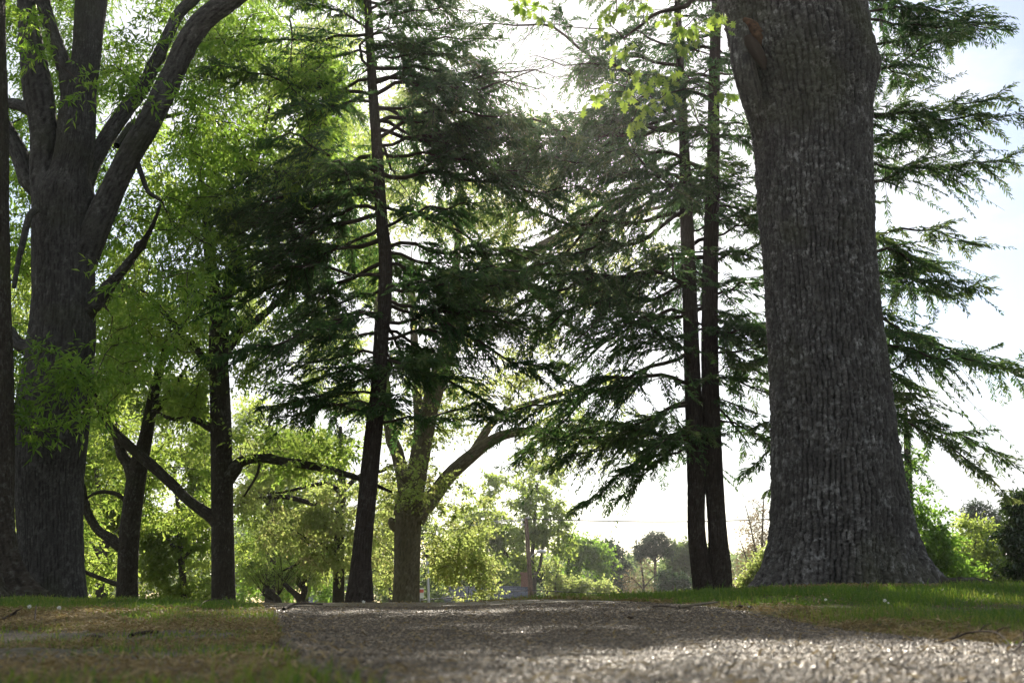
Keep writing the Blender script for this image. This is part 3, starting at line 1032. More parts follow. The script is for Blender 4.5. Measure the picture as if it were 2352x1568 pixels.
# ------------------------------------------------------------------ the trees in front
def big_oak():
    D = 10.6
    b0 = P(1915, 1372, D)
    root = thing('oak_tree', b0, 'massive oak with thick ridged bark, a torn limb scar and flared roots', 'tree')
    line = [(1915, 1376, 147), (1916, 1273, 146), (1917, 1195, 143), (1911, 1013, 138), (1904, 909, 134), (1893, 765, 128), (1882, 612, 126), (1872, 459, 129),
            (1864, 306, 133), (1856, 230, 140), (1845, 153, 151), (1827, 50, 156), (1819, 0, 162), (1798, -150, 168), (1770, -420, 150)]
    zb = P(1900, 160, D)[2] - b0[2]

    def extra(th, s):
        def g(a, w):
            d = (th - a + math.pi) % (2 * math.pi) - math.pi
            return np.exp(-(d / w) ** 2)
        r = .72 * np.exp(-(s / .44)) * g(1.5 * math.pi - .10, .40) + .10 * np.exp(-s / 1.1) * g(1.5 * math.pi - .25, .30)
        r = r + .30 * np.exp(-s / .24) * g(.5 * math.pi + .2, .5) + .20 * np.exp(-s / .34) * (g(math.pi + .1, .22) + g(math.pi + .80, .20) + g(math.pi - .62, .20)) - .045 * np.exp(-s / .9) * (g(math.pi + .48, .14) + g(math.pi - .28, .13))
        r = r - .05 * np.exp(-s / 1.6) * g(1.5 * math.pi - .85, .16)
        r = r + .11 * np.exp(-((s - zb) / .30) ** 2) * g(1.5 * math.pi, .40) + .05 * np.exp(-((s - 2.4) / .25) ** 2) * g(math.pi - .5, .22) + .04 * np.exp(-((s - 4.1) / .22) ** 2) * g(math.pi + .35, .2)
        return r
    mb = MB()
    sh = flare_shape(.63, .3, .10, [(2.2, .5, .6), (4.0, .4, .6)], 2.0, (.055, .20, .042), extra)
    limb(mb, line, D, seg=300, n=760, shape=sh)
    mb.build('trunk', M['bark_oak'], root)
    # torn limb scar
    mb = MB()
    limb(mb, [(1752, 330, 10, .35), (1730, 240, 24, .2), (1708, 150, 27), (1702, 84, 25), (1700, 50, 12)], D - .42, seg=40, n=40, shape=flare_shape(.12, .3, 0, [], 5, (.035, .14, .018)))
    mb.build('limb_stub', M['bark_oak'], root)
    mb = MB()
    limb(mb, [(1708, 44, 5), (1726, 62, 15), (1752, 92, 18, .02), (1782, 128, 6, .06)], D - .47, seg=24, n=30, bump=.3)
    mb.build('bare_wood', M['raw_wood'], root)
    mb = MB()
    limb(mb, [(1716, 84, 7), (1728, 106, 15), (1748, 136, 12), (1756, 160, 4)], D - .56, seg=20, n=24, bump=.3)
    mb.build('hollow_shade', M['raw_dark'], root)  # solid dark lump; its colour stands in for the shade inside a cavity
    # roots running off to the right and along the front of the foot
    mb = MB()
    limb(mb, [(2110, 1338, 26), (2180, 1343, 17), (2215, 1342, 17), (2255, 1342, 15), (2290, 1348, 11), (2330, 1352, 10), (2400, 1354, 9), (2520, 1360, 6)], D - .25, seg=16, n=80, bump=.30)
    mb.build('root', M['bark_brown'], root)
    mb = MB()
    limb(mb, [(1770, 1352, 8), (1850, 1353, 7), (1930, 1351, 7), (2010, 1355, 7), (2080, 1352, 5)], D - .74, seg=10, n=60, bump=.25)
    mb.build('root', M['bark_pale'], root)
    # leafy branch that hangs in from above
    mb = MB()
    l1, _ = limb(mb, [(1760, -360, 30, -.3), (1690, -170, 16, -1.0), (1593, -6, 6.5, -1.5), (1557, 19, 5, -1.6), (1509, 31, 4, -1.7), (1470, 60, 3, -1.7), (1432, 89, 2.2, -1.7)], D, seg=8)
    br = mb.build('leafy_branch', M['twig'], root)
    cl = [(350, 170), (440, 130), (300, 200), (680, 100), (850, 230), (980, 240), (1180, 290), (1050, 360), (1150, 430), (1050, 500), (570, 760), (400, 720), (930, 780), (880, 950),
          (650, 880), (500, 930), (480, 990), (250, 950), (150, 1050), (690, 1080), (1370, 220), (1450, 250), (1380, 960), (640, 1200), (560, 1230), (940, 940), (800, 760), (1080, 330),
          (530, 60), (480, 130), (1000, 350), (300, 330), (500, 500), (440, 520), (820, 1000), (1470, 960), (-480, 110), (-560, 60), (-420, 190), (-330, 60), (-300, 250), (420, -80), (700, -60), (900, -100)]
    T = np.array([P(1317 + .24 * x, .24 * y - 12, D - 1.7 + rng.normal(0, .22)) for x, y in cl])
    mt = MB()
    grow(mt, l1[len(l1) // 2:], T, r0=.0022, rmax=.010, sag=.12, wob=.10)
    subparent(mt.build('twigs', M['twig'], root), br)
    xs = np.array([0, .14, .25, .34, .46, .56, .68, .78, 1.0])
    ys = np.array([.015, .05, .23, .09, .36, .13, .31, .10, .0])
    ml = MB()
    k = len(xs)
    i = np.arange(k - 1)
    quads = np.concatenate([np.stack([i, i + 1, k + i + 1, k + i], -1), np.stack([i + 1, i, 2 * k + i, 2 * k + i + 1], -1)])
    for c in T:
        for _ in range(rng.integers(6, 11)):
            d = nrm(np.array([rng.normal(0, .7), rng.normal(0, .7), rng.normal(-.75, .45)]))
            s_ = nrm(np.cross(d, nrm(rng.normal(0, 1, 3))))
            u = np.cross(s_, d)
            L = rng.uniform(.075, .145)
            b = c + rng.normal(0, .03, 3)
            mid = b + d * (xs * L)[:, None] - u * (.10 * L * xs ** 2)[:, None]
            lf = mid + s_ * (ys * L)[:, None] + u * (.12 * ys * L)[:, None]
            rt = mid - s_ * (ys * L)[:, None] + u * (.12 * ys * L)[:, None]
            ml.add(np.vstack([mid, lf, rt]), quads, None, None, rng.random())
    subparent(ml.build('leaves', M['leaf_lobed'], root, smooth=False), br)
big_oak()

def left_oak():
    D = 13.6
    trunk = [(120, 1386, 70), (117, 1300, 70), (115, 1195, 70), (113, 1110, 74), (114, 1060, 77), (121, 960, 78), (140, 800, 74), (146, 700, 68), (146, 600, 67), (147, 520, 68), (150, 450, 66), (160, 400, 46), (172, 340, 42),
             (178, 260, 40), (184, 200, 36), (197, 140, 31), (204, 60, 32), (210, 0, 34), (222, -120, 32), (240, -330, 22), (250, -520, 8)]
    limbs = [trunk,
             [(128, 470, 40), (104, 400, 33), (101, 306, 31), (86, 204, 33), (72, 100, 25), (60, 0, 20), (42, -140, 16), (20, -320, 8)],
             [(172, 290, 22), (152, 170, 18), (122, 80, 16), (97, 0, 16), (70, -120, 12), (50, -240, 6)],
             [(160, 720, 26, .1), (186, 610, 34, 0), (222, 520, 31, -.12), (252, 450, 28, -.2), (292, 367, 27, -.3), (339, 286, 27, -.4), (398, 168, 25, -.5), (428, 100, 24, -.6), (474, 40, 24, -.7), (545, -10, 22, -.8), (640, -90, 18, -.9), (760, -190, 10, -1)],
             [(170, 500, 22, .1), (196, 425, 20, .3), (212, 385, 17, .4), (240, 326, 18, .6), (286, 255, 18, .8), (326, 204, 16, 1), (352, 153, 15, 1.1), (382, 90, 13, 1.2), (412, 30, 13, 1.3), (462, -20, 12, 1.4), (540, -130, 8, 1.5)],
             [(140, 520, 28, .1), (104, 450, 26, .1), (68, 415, 22, .1), (46, 357, 20, .2), (8, 290, 18, .3), (-40, 230, 16, .4), (-120, 150, 10, .6)],
             [(140, 760, 24, 0), (180, 725, 26, 0), (212, 704, 18, -.1), (245, 663, 15, -.3), (282, 620, 11, -.5), (320, 570, 8, -.8), (350, 520, 5, -1.2), (368, 470, 3, -1.5)],
             [(84, 480, 9, -.5), (66, 500, 8, -.6), (52, 560, 7, -.7), (40, 610, 6, -.7), (32, 660, 5, -.8)],
             [(70, 800, 16, .1), (44, 790, 12, .1), (20, 760, 9, .2), (-40, 730, 7, .4)],
             [(75, 255, 12, .2), (40, 240, 12, .4), (0, 232, 10, .6), (-60, 210, 6, .9)],
             [(268, 335, 6, 2), (300, 290, 8, 2.5), (330, 280, 6, 3), (420, 260, 4, 3.4)],
             [(310, 360, 7, .2), (325, 400, 6, .2), (340, 440, 5, .2), (370, 460, 4, .2)]]
    # crown: slabs behind the leaders, a few sprays in front
    R = [('rect', -120, -260, 620, 120, 230, 1.5, 5.5, .40, .011, 1), ('rect', -120, 120, 560, 460, 200, 1.5, 5.5, .44, .011, 2), ('rect', 430, 60, 760, 420, 110, 0, 4, .46, .012, 3),
         ('rect', 215, 440, 560, 720, 60, .5, 4, .50, .013, 4), ('rect', -110, 440, 80, 760, 44, .8, 3, .46, .013, 5), ('rect', -120, 740, 60, 1100, 30, .8, 3, .47, .013, 6),
         ('rect', 560, -200, 860, 90, 40, -.5, 3, .45, .012, 7)]
    F = [(70, 45, 45, 5, -1.3, 60), (75, 115, 34, 4, -1.2, 30), (195, 200, 44, 4, -1.3, 22), (330, 215, 75, 9, -1.4, 30), (420, 225, 50, 5, -1.3, 22), (300, 130, 80, 8, .6, 60), (350, 60, 70, 6, .8, 40),
         (290, 655, 60, 5, -1.0, 26), (400, 640, 80, 5, -1.2, 24), (480, 685, 55, 3, -1.2, 24), (400, 715, 80, 4, -.8, 22), (310, 735, 70, 4, -.5, 26),
         (95, 815, 70, 6, -1.5, 24), (130, 868, 90, 10, -1.6, 26), (50, 925, 70, 8, -1.5, 30), (90, 985, 50, 6, -1.6, 34), (185, 860, 60, 6, -1.4, 24), (190, 940, 50, 4, -1.3, 26),
         (270, 870, 90, 5, -1, 30), (340, 830, 80, 4, -.8, 30), (420, 800, 60, 3, -.4, 30), (280, 790, 80, 4, -.4, 30), (240, 930, 60, 4, -.8, 26)]
    sh = {0: flare_shape(.45, .35, .16, [(.5 * math.pi, .5, .4), (1.5 * math.pi, .4, .5), (math.pi + .4, .3, .5), (math.pi - .6, .3, .4)], 8.0, (.046, .22, .018))}
    root = decid('oak_tree', 'tall dark oak whose trunk splits into several thick leaders', D, limbs, R, 'bark_left', 'leaf_oak', leaf=(.105, .028),
          per=8, tw=4, tlen=.40, seg=160, shapes=sh, bark_n=420, droop=.5, rmax=.03, flat=.8, keepfun=sun_gap)
    # leafy sprays that hang in front of the trunk and leaders
    nodes = np.concatenate([smooth_line(pxline(sp, D)[0], 30) for sp in limbs])
    T = np.concatenate([blob_points(q, D) for q in F])
    ml = MB()
    ml.mi = 1
    dirs = grow(ml, nodes, T, r0=.0035, rmax=.016, sag=.05)
    ml.mi = 0
    spray(ml, T, dirs, 7, 3, .34, .135, .034, .55, None, .5, .6)
    ml.build('foliage', [M['leaf_oak'], M['twig']], root, smooth=False)
left_oak()

def edge_oak():
    D = 11.6
    trunk = [(-58, 1430, 90), (-60, 1392, 90), (-62, 1300, 90), (-66, 1195, 90), (-66, 1100, 90), (-66, 900, 88), (-68, 700, 84), (-70, 400, 82), (-74, 0, 78), (-80, -300, 72)]

    def extra(th, s):
        def g(a, w):
            d = (th - a + math.pi) % (2 * math.pi) - math.pi
            return np.exp(-(d / w) ** 2)
        s = np.maximum(0, s - .2)
        return .46 * np.exp(-s / .34) * g(1.5 * math.pi - .15, .30) + .35 * np.exp(-s / .22) * g(math.pi + .85, .22) + .25 * np.exp(-s / .3) * g(math.pi, .4) - .05 * np.exp(-s / .8) * g(math.pi + 1.15, .14)
    root = thing('oak_tree', P(-52, 1392, D), 'mossy trunk cut off by the left edge with a root flare spreading over the grass', 'tree')
    mb = MB()
    limb(mb, trunk, D, seg=160, n=420, shape=flare_shape(.42, .3, .08, [], 15.0, (.040, 0.10, .012), extra))
    mb.build('trunk', M['bark_brown'], root)
    mb = MB()
    pp, _ = limb(mb, [(-74, -100, 40), (-20, -260, 30, .5), (60, -420, 16, 1)], D, seg=10)
    mb.build('limb', M['bark_brown'], root)
    T = rect_points(-260, -480, 200, -160, 50, D - 2, D + 2, .4)
    ml = MB()
    ml.mi = 1
    dirs = grow(ml, pp, T)
    ml.mi = 0
    spray(ml, T, dirs, 9, 6, .36, .105, .028, .5)
    ml.build('crown', [M['leaf_oak'], M['twig']], root, smooth=False)
edge_oak()

# centre conifer
lean = conifer('hemlock_tree', 'dark conifer with one slim leaning trunk at the left side of the path', 15.0,
        [[(826, 1390, 30), (829, 1320, 25), (831, 1273, 22), (846, 1117, 21), (859, 987, 20), (870, 883, 17.5), (877, 750, 17), (883, 714, 16), (885, 586, 15), (877, 510, 14), (867, 357, 12.5), (856, 204, 11), (847, 51, 9.5), (840, -80, 8), (834, -300, 4), (832, -400, 1.5)]],
        [(0, 98, 985, -330,
          [(-330, 50), (-200, 150), (0, 250), (100, 280), (200, 330), (350, 480), (480, 580), (600, 500), (750, 380), (900, 310), (1000, 210)],
          [(-330, 40), (-200, 120), (0, 230), (100, 300), (200, 420), (350, 480), (480, 480), (600, 420), (750, 390), (900, 350), (1000, 260)],
          [(-330, 25), (0, 10), (400, 3), (700, -3), (900, -9), (1000, -14)])],
        shapes=[flare_shape(.14, .35, .35, [(.5 * math.pi, .6, .5), (1.5 * math.pi, .4, .1), (math.pi, .4, .3)], 21.0, (.040, .09, .012))], tone=.42, skirt=960, thin=.075)

for hx, hy, ha, hl, hp in ((855, 190, 1.50, 2.9, 4), (864, 290, 1.72, 3.3, 3), (851, 120, 1.75, 2.3, 8)):
    bough(lean, P(hx, hy, 15.0), ha, hl, math.radians(hp), .08, nm='branch', tone=.42, dens=.9, keepfun=sun_gap)

# twin conifer to the right
LT = [(-330, 60), (-200, 170), (0, 310), (100, 400), (200, 520), (350, 600), (500, 630), (650, 600), (800, 600), (950, 560), (1040, 300)]
RT = [(-330, 40), (-200, 100), (0, 150), (200, 190), (500, 220), (800, 230), (1000, 160)]
PT = [(-330, 20), (0, 4), (300, -3), (600, -6), (900, -8), (1040, -13)]
twin = conifer('hemlock_tree', 'dark conifer with twin trunks joined at the foot, between the path and the massive oak', 17.0,
        [[(1622, 1362, 27), (1610, 1300, 23), (1600, 1221, 20), (1599, 1117, 20), (1596, 1013, 20), (1590, 850, 18.5), (1583, 650, 16.5), (1577, 500, 15), (1570, 300, 11), (1562, 150, 9), (1556, 0, 7), (1552, -150, 4), (1550, -260, 1.5)],
         [(1650, 1362, 30), (1652, 1300, 27), (1648, 1221, 21.5), (1638, 1065, 21.5), (1632, 900, 20), (1630, 750, 19), (1632, 600, 18), (1638, 400, 15), (1640, 200, 13), (1646, 0, 11), (1650, -200, 6), (1652, -330, 2)]],
        [(0, 47, 1030, -230, LT, [(a, b * .8) for a, b in RT], PT), (1, 50, 1030, -310, [(a, b * .9) for a, b in LT], RT, PT)],
        shapes=[flare_shape(.15, .3, .25, [(.5 * math.pi, .6, .4)], 31.0, (.038, 0.10, .010)), flare_shape(.15, .3, .2, [(1.5 * math.pi, .6, .3)], 33.0, (.038, .10, .010))], tone=.42, skirt=1085, thin=.045)

for hx, hy, ha, hl, hp in ((1588, 990, -1.80, 2.1, -24), (1586, 1020, -1.45, 1.5, -26)):
    bough(twin, P(hx, hy, 17.0), ha, hl, math.radians(hp), .26, lowest=1265, tone=.4)

for hx, hy, ha, hl, hp in ((1570, 300, -1.70, 4.6, -2), (1562, 150, -1.62, 3.0, 2)):
    bough(twin, P(hx, hy, 17.0), ha, hl, math.radians(hp), .07, nm='branch', tone=.42, dens=.9, keepfun=sun_gap)

# conifer behind the massive oak
conifer('hemlock_tree', 'feathery conifer showing its drooping boughs on the right of the massive oak', 16.5,
        [[(1962, 1362, 24), (1960, 1200, 20), (1958, 900, 18), (1956, 600, 15), (1954, 300, 11), (1952, 0, 8), (1950, -250, 3)]],
        [(0, 92, 960, -240,
          [(-240, 60), (0, 170), (300, 230), (900, 250)],
          [(-240, 110), (0, 310), (150, 390), (330, 340), (450, 420), (560, 330), (640, 420), (760, 420), (900, 380), (960, 330)],
          [(-240, 20), (0, 8), (300, 2), (450, 0), (600, -7), (760, -15), (960, -26)])], tone=.5, skirt=1190)

# ------------------------------------------------------------------ trees of the middle distance
decid('maple_tree', 'grey limbed tree with a long horizontal limb, left of the leaning conifer trunk', 19.5,
      [[(514, 1392, 27), (512, 1273, 26), (511, 1195, 25), (510, 1100, 25), (508, 1000, 24), (505, 900, 22.5), (502, 820, 22), (503, 750, 21), (500, 700, 16), (488, 640, 13), (478, 560, 11), (468, 460, 8), (450, 330, 5)],
       [(504, 770, 17), (518, 690, 15), (533, 630, 13), (548, 560, 11), (560, 480, 9), (590, 360, 7), (620, 240, 4)],
       [(500, 1195, 16), (484, 1184, 12.5), (432, 1148, 12), (395, 1111, 12), (338, 1059, 12), (291, 1018, 11), (250, 976, 9), (222, 920, 6), (205, 860, 3)],
       [(520, 1095, 18), (538, 1078, 14), (556, 1059, 11.5), (598, 1052, 10.5), (650, 1059, 10), (718, 1070, 9), (780, 1085, 8), (835, 1102, 6), (900, 1130, 3)],
       [(495, 985, 9), (478, 979, 8), (442, 961, 6), (395, 961, 4), (350, 940, 2)],
       [(515, 800, 14, .2), (545, 770, 12, .4), (580, 745, 10, .8), (640, 690, 7, 1.4), (700, 610, 4, 2)],
       [(490, 850, 9, .1), (450, 800, 8, .2), (420, 770, 7, .3), (360, 700, 5, .6), (320, 660, 3, .8)],
       [(598, 1052, 4), (590, 1090, 3), (560, 1140, 2)]],
      [('rect', 330, 120, 820, 520, 150, -1, 3.5, .46, .012, 11), ('rect', 250, 520, 640, 800, 80, -1, 3, .50, .013, 12), ('rect', 600, 480, 860, 720, 36, 0, 4, .52, .013, 13), ('rect', 220, 780, 470, 960, 46, -1, 2, .50, .014, 14),
       ('rect', 540, 1000, 820, 1080, 26, -.5, 1.5, .45, .014, 15), ('rect', 530, 740, 620, 900, 14, -.5, 1.5, .45, .014, 16)],
      'bark_brown', 'leaf_mid', leaf=(.10, .045), per=7, tw=5, tlen=.42, seg=72, bark_n=220, keepfun=sun_gap,
      shapes={0: flare_shape(.22, .3, .12, [(.5 * math.pi, .6, .3), (1.5 * math.pi, .5, .3)], 41.0, (.034, 0.07, .007))})

decid('maple_tree', 'dark forked tree between the splitting oak and the grey limbed tree', 21.5,
      [[(291, 1392, 25), (293, 1330, 23), (296, 1247, 23), (307, 1143, 22), (317, 1075, 21), (333, 1013, 16), (343, 960, 14), (354, 903, 12), (372, 830, 9), (392, 760, 6)],
       [(312, 1095, 16), (296, 1065, 13), (281, 1044, 12), (270, 1007, 10), (256, 950, 8), (246, 880, 5), (240, 800, 3)],
       [(290, 1260, 13), (272, 1250, 11.5), (248, 1232, 11), (224, 1215, 10), (198, 1169, 9), (190, 1120, 6), (170, 1060, 4)],
       [(280, 1345, 6), (265, 1340, 5.5), (225, 1325, 5), (187, 1309, 4), (150, 1290, 2)],
       [(345, 950, 8), (372, 925, 8), (400, 890, 6), (430, 840, 3)],
       [(300, 1165, 5), (270, 1135, 5), (225, 1130, 4), (190, 1150, 2)]],
      [('rect', 190, 690, 470, 960, 100, -1, 3, .48, .014, 21), ('rect', 200, 960, 300, 1120, 20, 0, 2.5, .5, .016, 22), ('rect', 330, 980, 480, 1200, 44, .5, 3, .48, .016, 23), ('rect', 180, 1130, 280, 1330, 26, .5, 3, .5, .016, 24)],
      'bark_brown', 'leaf_mid', leaf=(.10, .05), per=6, tw=5, tlen=.42, seg=60, bark_n=180, twig='twig', rbase=.6,
      shapes={0: flare_shape(.22, .3, .14, [(.5 * math.pi, .6, .3), (1.5 * math.pi, .5, .3)], 51.0, (.036, 0.08, .007))})

decid('maple_tree', 'pale barked spreading tree forking low behind the leaning conifer', 25.0,
      [[(932, 1392, 31), (934, 1330, 30), (935, 1273, 30), (937, 1195, 31), (945, 1145, 29), (955, 1100, 23), (966, 1039, 23), (981, 961, 22), (1010, 857, 20), (1030, 779, 18), (1040, 714, 14), (1048, 600, 9), (1060, 460, 5), (1066, 380, 2)],
       [(932, 1180, 22), (929, 1117, 16), (912, 1039, 15), (898, 1002, 14), (886, 900, 12), (872, 780, 9), (860, 650, 5)],
       [(950, 1190, 22), (968, 1165, 21), (985, 1152, 19), (1033, 1091, 17), (1085, 1044, 15), (1127, 1013, 13), (1170, 995, 11), (1230, 990, 10), (1299, 1000, 9), (1350, 1010, 9), (1403, 1018, 7), (1470, 1010, 4)],
       [(1010, 860, 16), (1045, 775, 16), (1085, 700, 16), (1112, 665, 16), (1160, 630, 15), (1212, 588, 13), (1273, 551, 12), (1365, 510, 9), (1456, 490, 6), (1540, 470, 3)],
       [(1160, 630, 12), (1200, 645, 9), (1245, 690, 7), (1300, 740, 5), (1360, 780, 3)],
       [(1085, 1044, 10, .3), (1140, 960, 9, .6), (1210, 930, 7, .9), (1300, 900, 5, 1.2), (1420, 860, 3, 1.4)],
       [(958, 1060, 12, .3), (962, 960, 12, .5), (955, 860, 10, .8), (950, 740, 8, 1), (945, 600, 5, 1.3)],
       [(918, 1210, 12), (905, 1206, 10), (899, 1194, 7), (898, 1188, 3)]],
      [('rect', 900, 420, 1180, 760, 70, -1, 3, .5, .012, 31), ('rect', 1080, 280, 1400, 560, 50, -1, 2, .5, .012, 39), ('rect', 1150, 470, 1520, 700, 46, -1, 3, .52, .012, 32), ('rect', 880, 760, 1300, 1010, 60, -1, 3, .52, .012, 33), ('rect', 1150, 860, 1480, 1060, 40, -1, 3, .52, .012, 34),
       ('rect', 900, 1060, 1060, 1200, 30, -1.5, 1.5, .48, .014, 35), ('rect', 985, 1120, 1130, 1300, 38, .5, 1.8, .44, .016, 36), ('rect', 1000, 1290, 1130, 1370, 18, 0, 2, .5, .02, 37), ('rect', 860, 1080, 930, 1330, 24, .5, 2.5, .42, .018, 38)],
      'bark_pale', 'leaf_yellow', leaf=(.075, .055), per=7, tw=5, tlen=.40, seg=72, bark_n=200, twig='twig_green', keepfun=sun_gap,
      shapes={0: flare_shape(.35, .4, .10, [(.5 * math.pi, .6, .3), (1.5 * math.pi, .5, .3)], 61.0, (.045, 0.10, .010))})

decid('maple_tree', 'yellow leaved small tree with drooping sprays behind the leaning conifer trunk', 30.0,
      [[(777, 1394, 14), (778, 1330, 13), (778, 1270, 13), (781, 1200, 12), (784, 1120, 10), (784, 1060, 8), (782, 980, 4)],
       [(780, 1192, 8), (775, 1183, 7), (740, 1164, 6.5), (700, 1151, 6), (659, 1141, 5.5), (620, 1142, 4.5), (575, 1149, 3.5), (530, 1165, 2)],
       [(782, 1130, 6), (750, 1110, 5), (700, 1118, 4), (650, 1130, 3), (600, 1130, 2)],
       [(779, 1270, 8), (745, 1255, 7), (720, 1250, 7), (692, 1232, 5), (670, 1215, 3)],
       [(752, 1258, 5), (720, 1270, 4), (690, 1290, 3), (650, 1310, 2)],
       [(784, 1130, 6), (830, 1090, 5), (880, 1080, 4), (930, 1050, 2)],
       [(784, 1080, 6), (750, 1040, 5), (700, 1025, 4), (640, 1010, 3), (580, 1005, 2)],
       [(782, 1190, 6), (810, 1178, 6), (840, 1170, 4), (880, 1165, 2)]],
      [('rect', 545, 1000, 800, 1110, 36, -1.5, 2, .42, .015, 41), ('rect', 545, 1110, 800, 1200, 32, -1.5, 2, .46, .015, 42), ('rect', 700, 1170, 800, 1310, 26, -1.4, .4, .40, .016, 43), ('rect', 800, 1100, 900, 1340, 36, -1, 2, .38, .016, 44),
       ('rect', 550, 1200, 720, 1260, 16, -1, 2, .5, .016, 45)],
      'bark_brown', 'leaf_yellow', leaf=(.11, .06), per=7, tw=5, tlen=.42, seg=16, twig='twig_pink', rmax=.02, droop=.8)

# ------------------------------------------------------------------ the far park
def far_tree(label, D, limbs, blobs, lm, leaf, bark='bark_far', group='trees beyond the lawn', name='park_tree', fill=.62, **k):
    a = dict(per=6, tw=5, tlen=.7, seg=10, twig='twig', rmax=.05, r0=.010, sides=3)
    a.update(k)
    if leaf[0] > .2:
        leaf = (leaf[0] * .80, leaf[1] * .80)
        a['per'] += 1
        blobs = [b if b[0] == 'rect' else (b[0], b[1], b[2] * 1.2, int(b[3] * 1.2), *b[4:5], *[v * 1.15 for v in b[5:6]]) for b in blobs]
    nb = []
    for b in blobs:
        if b[0] == 'rect':
            nb.append((*b[:5], int(b[5] * 1.5), *b[6:]))
            continue
        px, py, r, n = b[:4]
        ry = b[5] if len(b) > 5 else r
        k = max(4, min(9, n // 6))
        for _ in range(k):
            u = nrm(rng.standard_normal(2)) * rng.uniform(.2, 1.12)
            f = rng.uniform(.22, .55)
            nb.append((px + u[0] * r * .8, py + u[1] * ry * .8, r * f * 1.2, max(2, int(n * fill / k)), (b[4] if len(b) > 4 else 0) + rng.normal(0, .35) * r * D / FPX, ry * f))
    return decid(name, label, D, limbs, nb, bark, lm, leaf, group=group, **a)

far_tree('fresh green tree standing right behind the wooden utility pole', 74,
         [[(1226, 1375, 7), (1226, 1340, 6.5), (1226, 1315, 6), (1222, 1290, 5), (1225, 1240, 4.5), (1229, 1176, 3.5), (1234, 1110, 2)],
          [(1224, 1330, 5), (1208, 1322, 4.5), (1192, 1302, 4), (1163, 1273, 3.5), (1140, 1230, 2.5), (1135, 1200, 1.5)],
          [(1227, 1325, 4.5), (1236, 1310, 4), (1242, 1290, 4), (1246, 1262, 3), (1262, 1220, 2)],
          [(1163, 1273, 3), (1130, 1262, 2.5), (1090, 1245, 2)]],
         [(1120, 1262, 66, 60, 0, 50), (1180, 1235, 60, 40, 0, 50), (1150, 1180, 66, 36, 1, 40), (1270, 1200, 46, 46, 0, 46), (1296, 1180, 26, 16, 0, 40), (1285, 1250, 26, 16, 0, 30), (1240, 1130, 52, 40, 0, 50), (1212, 1085, 50, 22, 1, 40), (1170, 1310, 26, 14, -1, 36),
          (1085, 1220, 50, 22, 1, 40), (1110, 1310, 40, 22, 0, 30), (1060, 1270, 40, 24, 0, 50), (1080, 1180, 50, 24, 1, 50), (1120, 1120, 50, 20, 1, 40), (1200, 1290, 40, 20, 0, 30)], 'leaf_mid', (.30, .17), per=7, fill=.62, rbase=.7)
far_tree('light green tree with an open crown at the left end of the far treeline', 90,
         [[(1297, 1378, 6), (1299, 1340, 5), (1304, 1300, 4), (1312, 1270, 3), (1330, 1245, 2)], [(1303, 1305, 3), (1330, 1290, 2.5), (1360, 1262, 2)]],
         [(1305, 1275, 30, 24, 0, 38), (1345, 1262, 34, 30, 0, 26), (1380, 1268, 24, 18, 0, 26), (1370, 1300, 30, 16, 0, 26), (1320, 1318, 36, 14, 1, 24)], 'leaf_green', (.36, .24), tlen=.9)
far_tree('bluish dark green tree behind the light green open tree', 105,
         [[(1400, 1382, 5), (1400, 1330, 5), (1402, 1280, 3), (1400, 1250, 2)]],
         [(1405, 1300, 32, 46, 0, 44), (1382, 1252, 20, 14, 2, 18), (1422, 1285, 22, 20, 0, 26), (1385, 1325, 24, 16, 0, 22)], 'leaf_fardark', (.42, .28), tlen=1.0)
far_tree('lone pine with an open rounded top in the far treeline', 95,
         [[(1506, 1386, 3.6), (1505, 1340, 3.4), (1505, 1300, 3.2), (1505, 1282, 3), (1508, 1255, 2), (1512, 1232, 1.2)], [(1505, 1292, 2), (1494, 1278, 1.8), (1484, 1266, 1.4), (1472, 1262, 1)], [(1506, 1288, 1.8), (1522, 1276, 1.5), (1532, 1266, 1)],
          [(1505, 1318, 1.4), (1494, 1308, 1.2), (1480, 1302, .8)]],
         [(1500, 1246, 26, 26, 0, 17), (1474, 1256, 14, 14, 0, 12), (1526, 1262, 16, 14, 0, 14), (1512, 1236, 15, 12, 0, 10), (1495, 1268, 16, 10, 0, 8), (1469, 1272, 8, 5, 0, 8)], 'pine', (.36, .10), per=9, tlen=.6, name='pine_tree')
far_tree('bare brown leafless tree in front of the lone pine', 84,
         [[(1478, 1384, 3), (1478, 1340, 2.6), (1474, 1305, 2), (1470, 1280, 1)], [(1478, 1350, 2), (1500, 1325, 1.5), (1520, 1318, 1)], [(1477, 1352, 2), (1455, 1330, 1.5), (1440, 1322, 1)]],
         [(1475, 1325, 34, 60, 0, 34), (1455, 1345, 30, 30, 0, 20), (1505, 1345, 26, 24, 0, 20)], 'leaf_brown', (.14, .05), per=3, tw=4, twig='twig_pink', r0=.012, tlen=.8)
far_tree('soft green rounded tree just left of the twin conifer trunks', 100,
         [[(1570, 1386, 4), (1570, 1330, 4), (1572, 1290, 2)]],
         [(1560, 1290, 32, 44, 0, 40), (1590, 1272, 28, 28, 0, 28), (1545, 1320, 26, 18, 0, 26), (1600, 1310, 30, 24, 0, 36)], 'leaf_far', (.40, .26), tlen=1.0)
far_tree('small dark bluish evergreen below the soft green rounded tree', 80,
         [[(1545, 1382, 3), (1545, 1345, 3), (1545, 1320, 1)]], [(1545, 1332, 20, 40, 0, 20), (1565, 1340, 14, 16, 0, 14)], 'leaf_fardark', (.26, .16), tlen=.6)
far_tree('dark evergreen bush just right of the wooden utility pole', 82,
         [[(1256, 1382, 3), (1256, 1340, 3), (1254, 1305, 1)]], [(1256, 1320, 17, 36, 0, 22), (1268, 1336, 14, 16, 0, 14)], 'leaf_fardark', (.26, .16), tlen=.6)
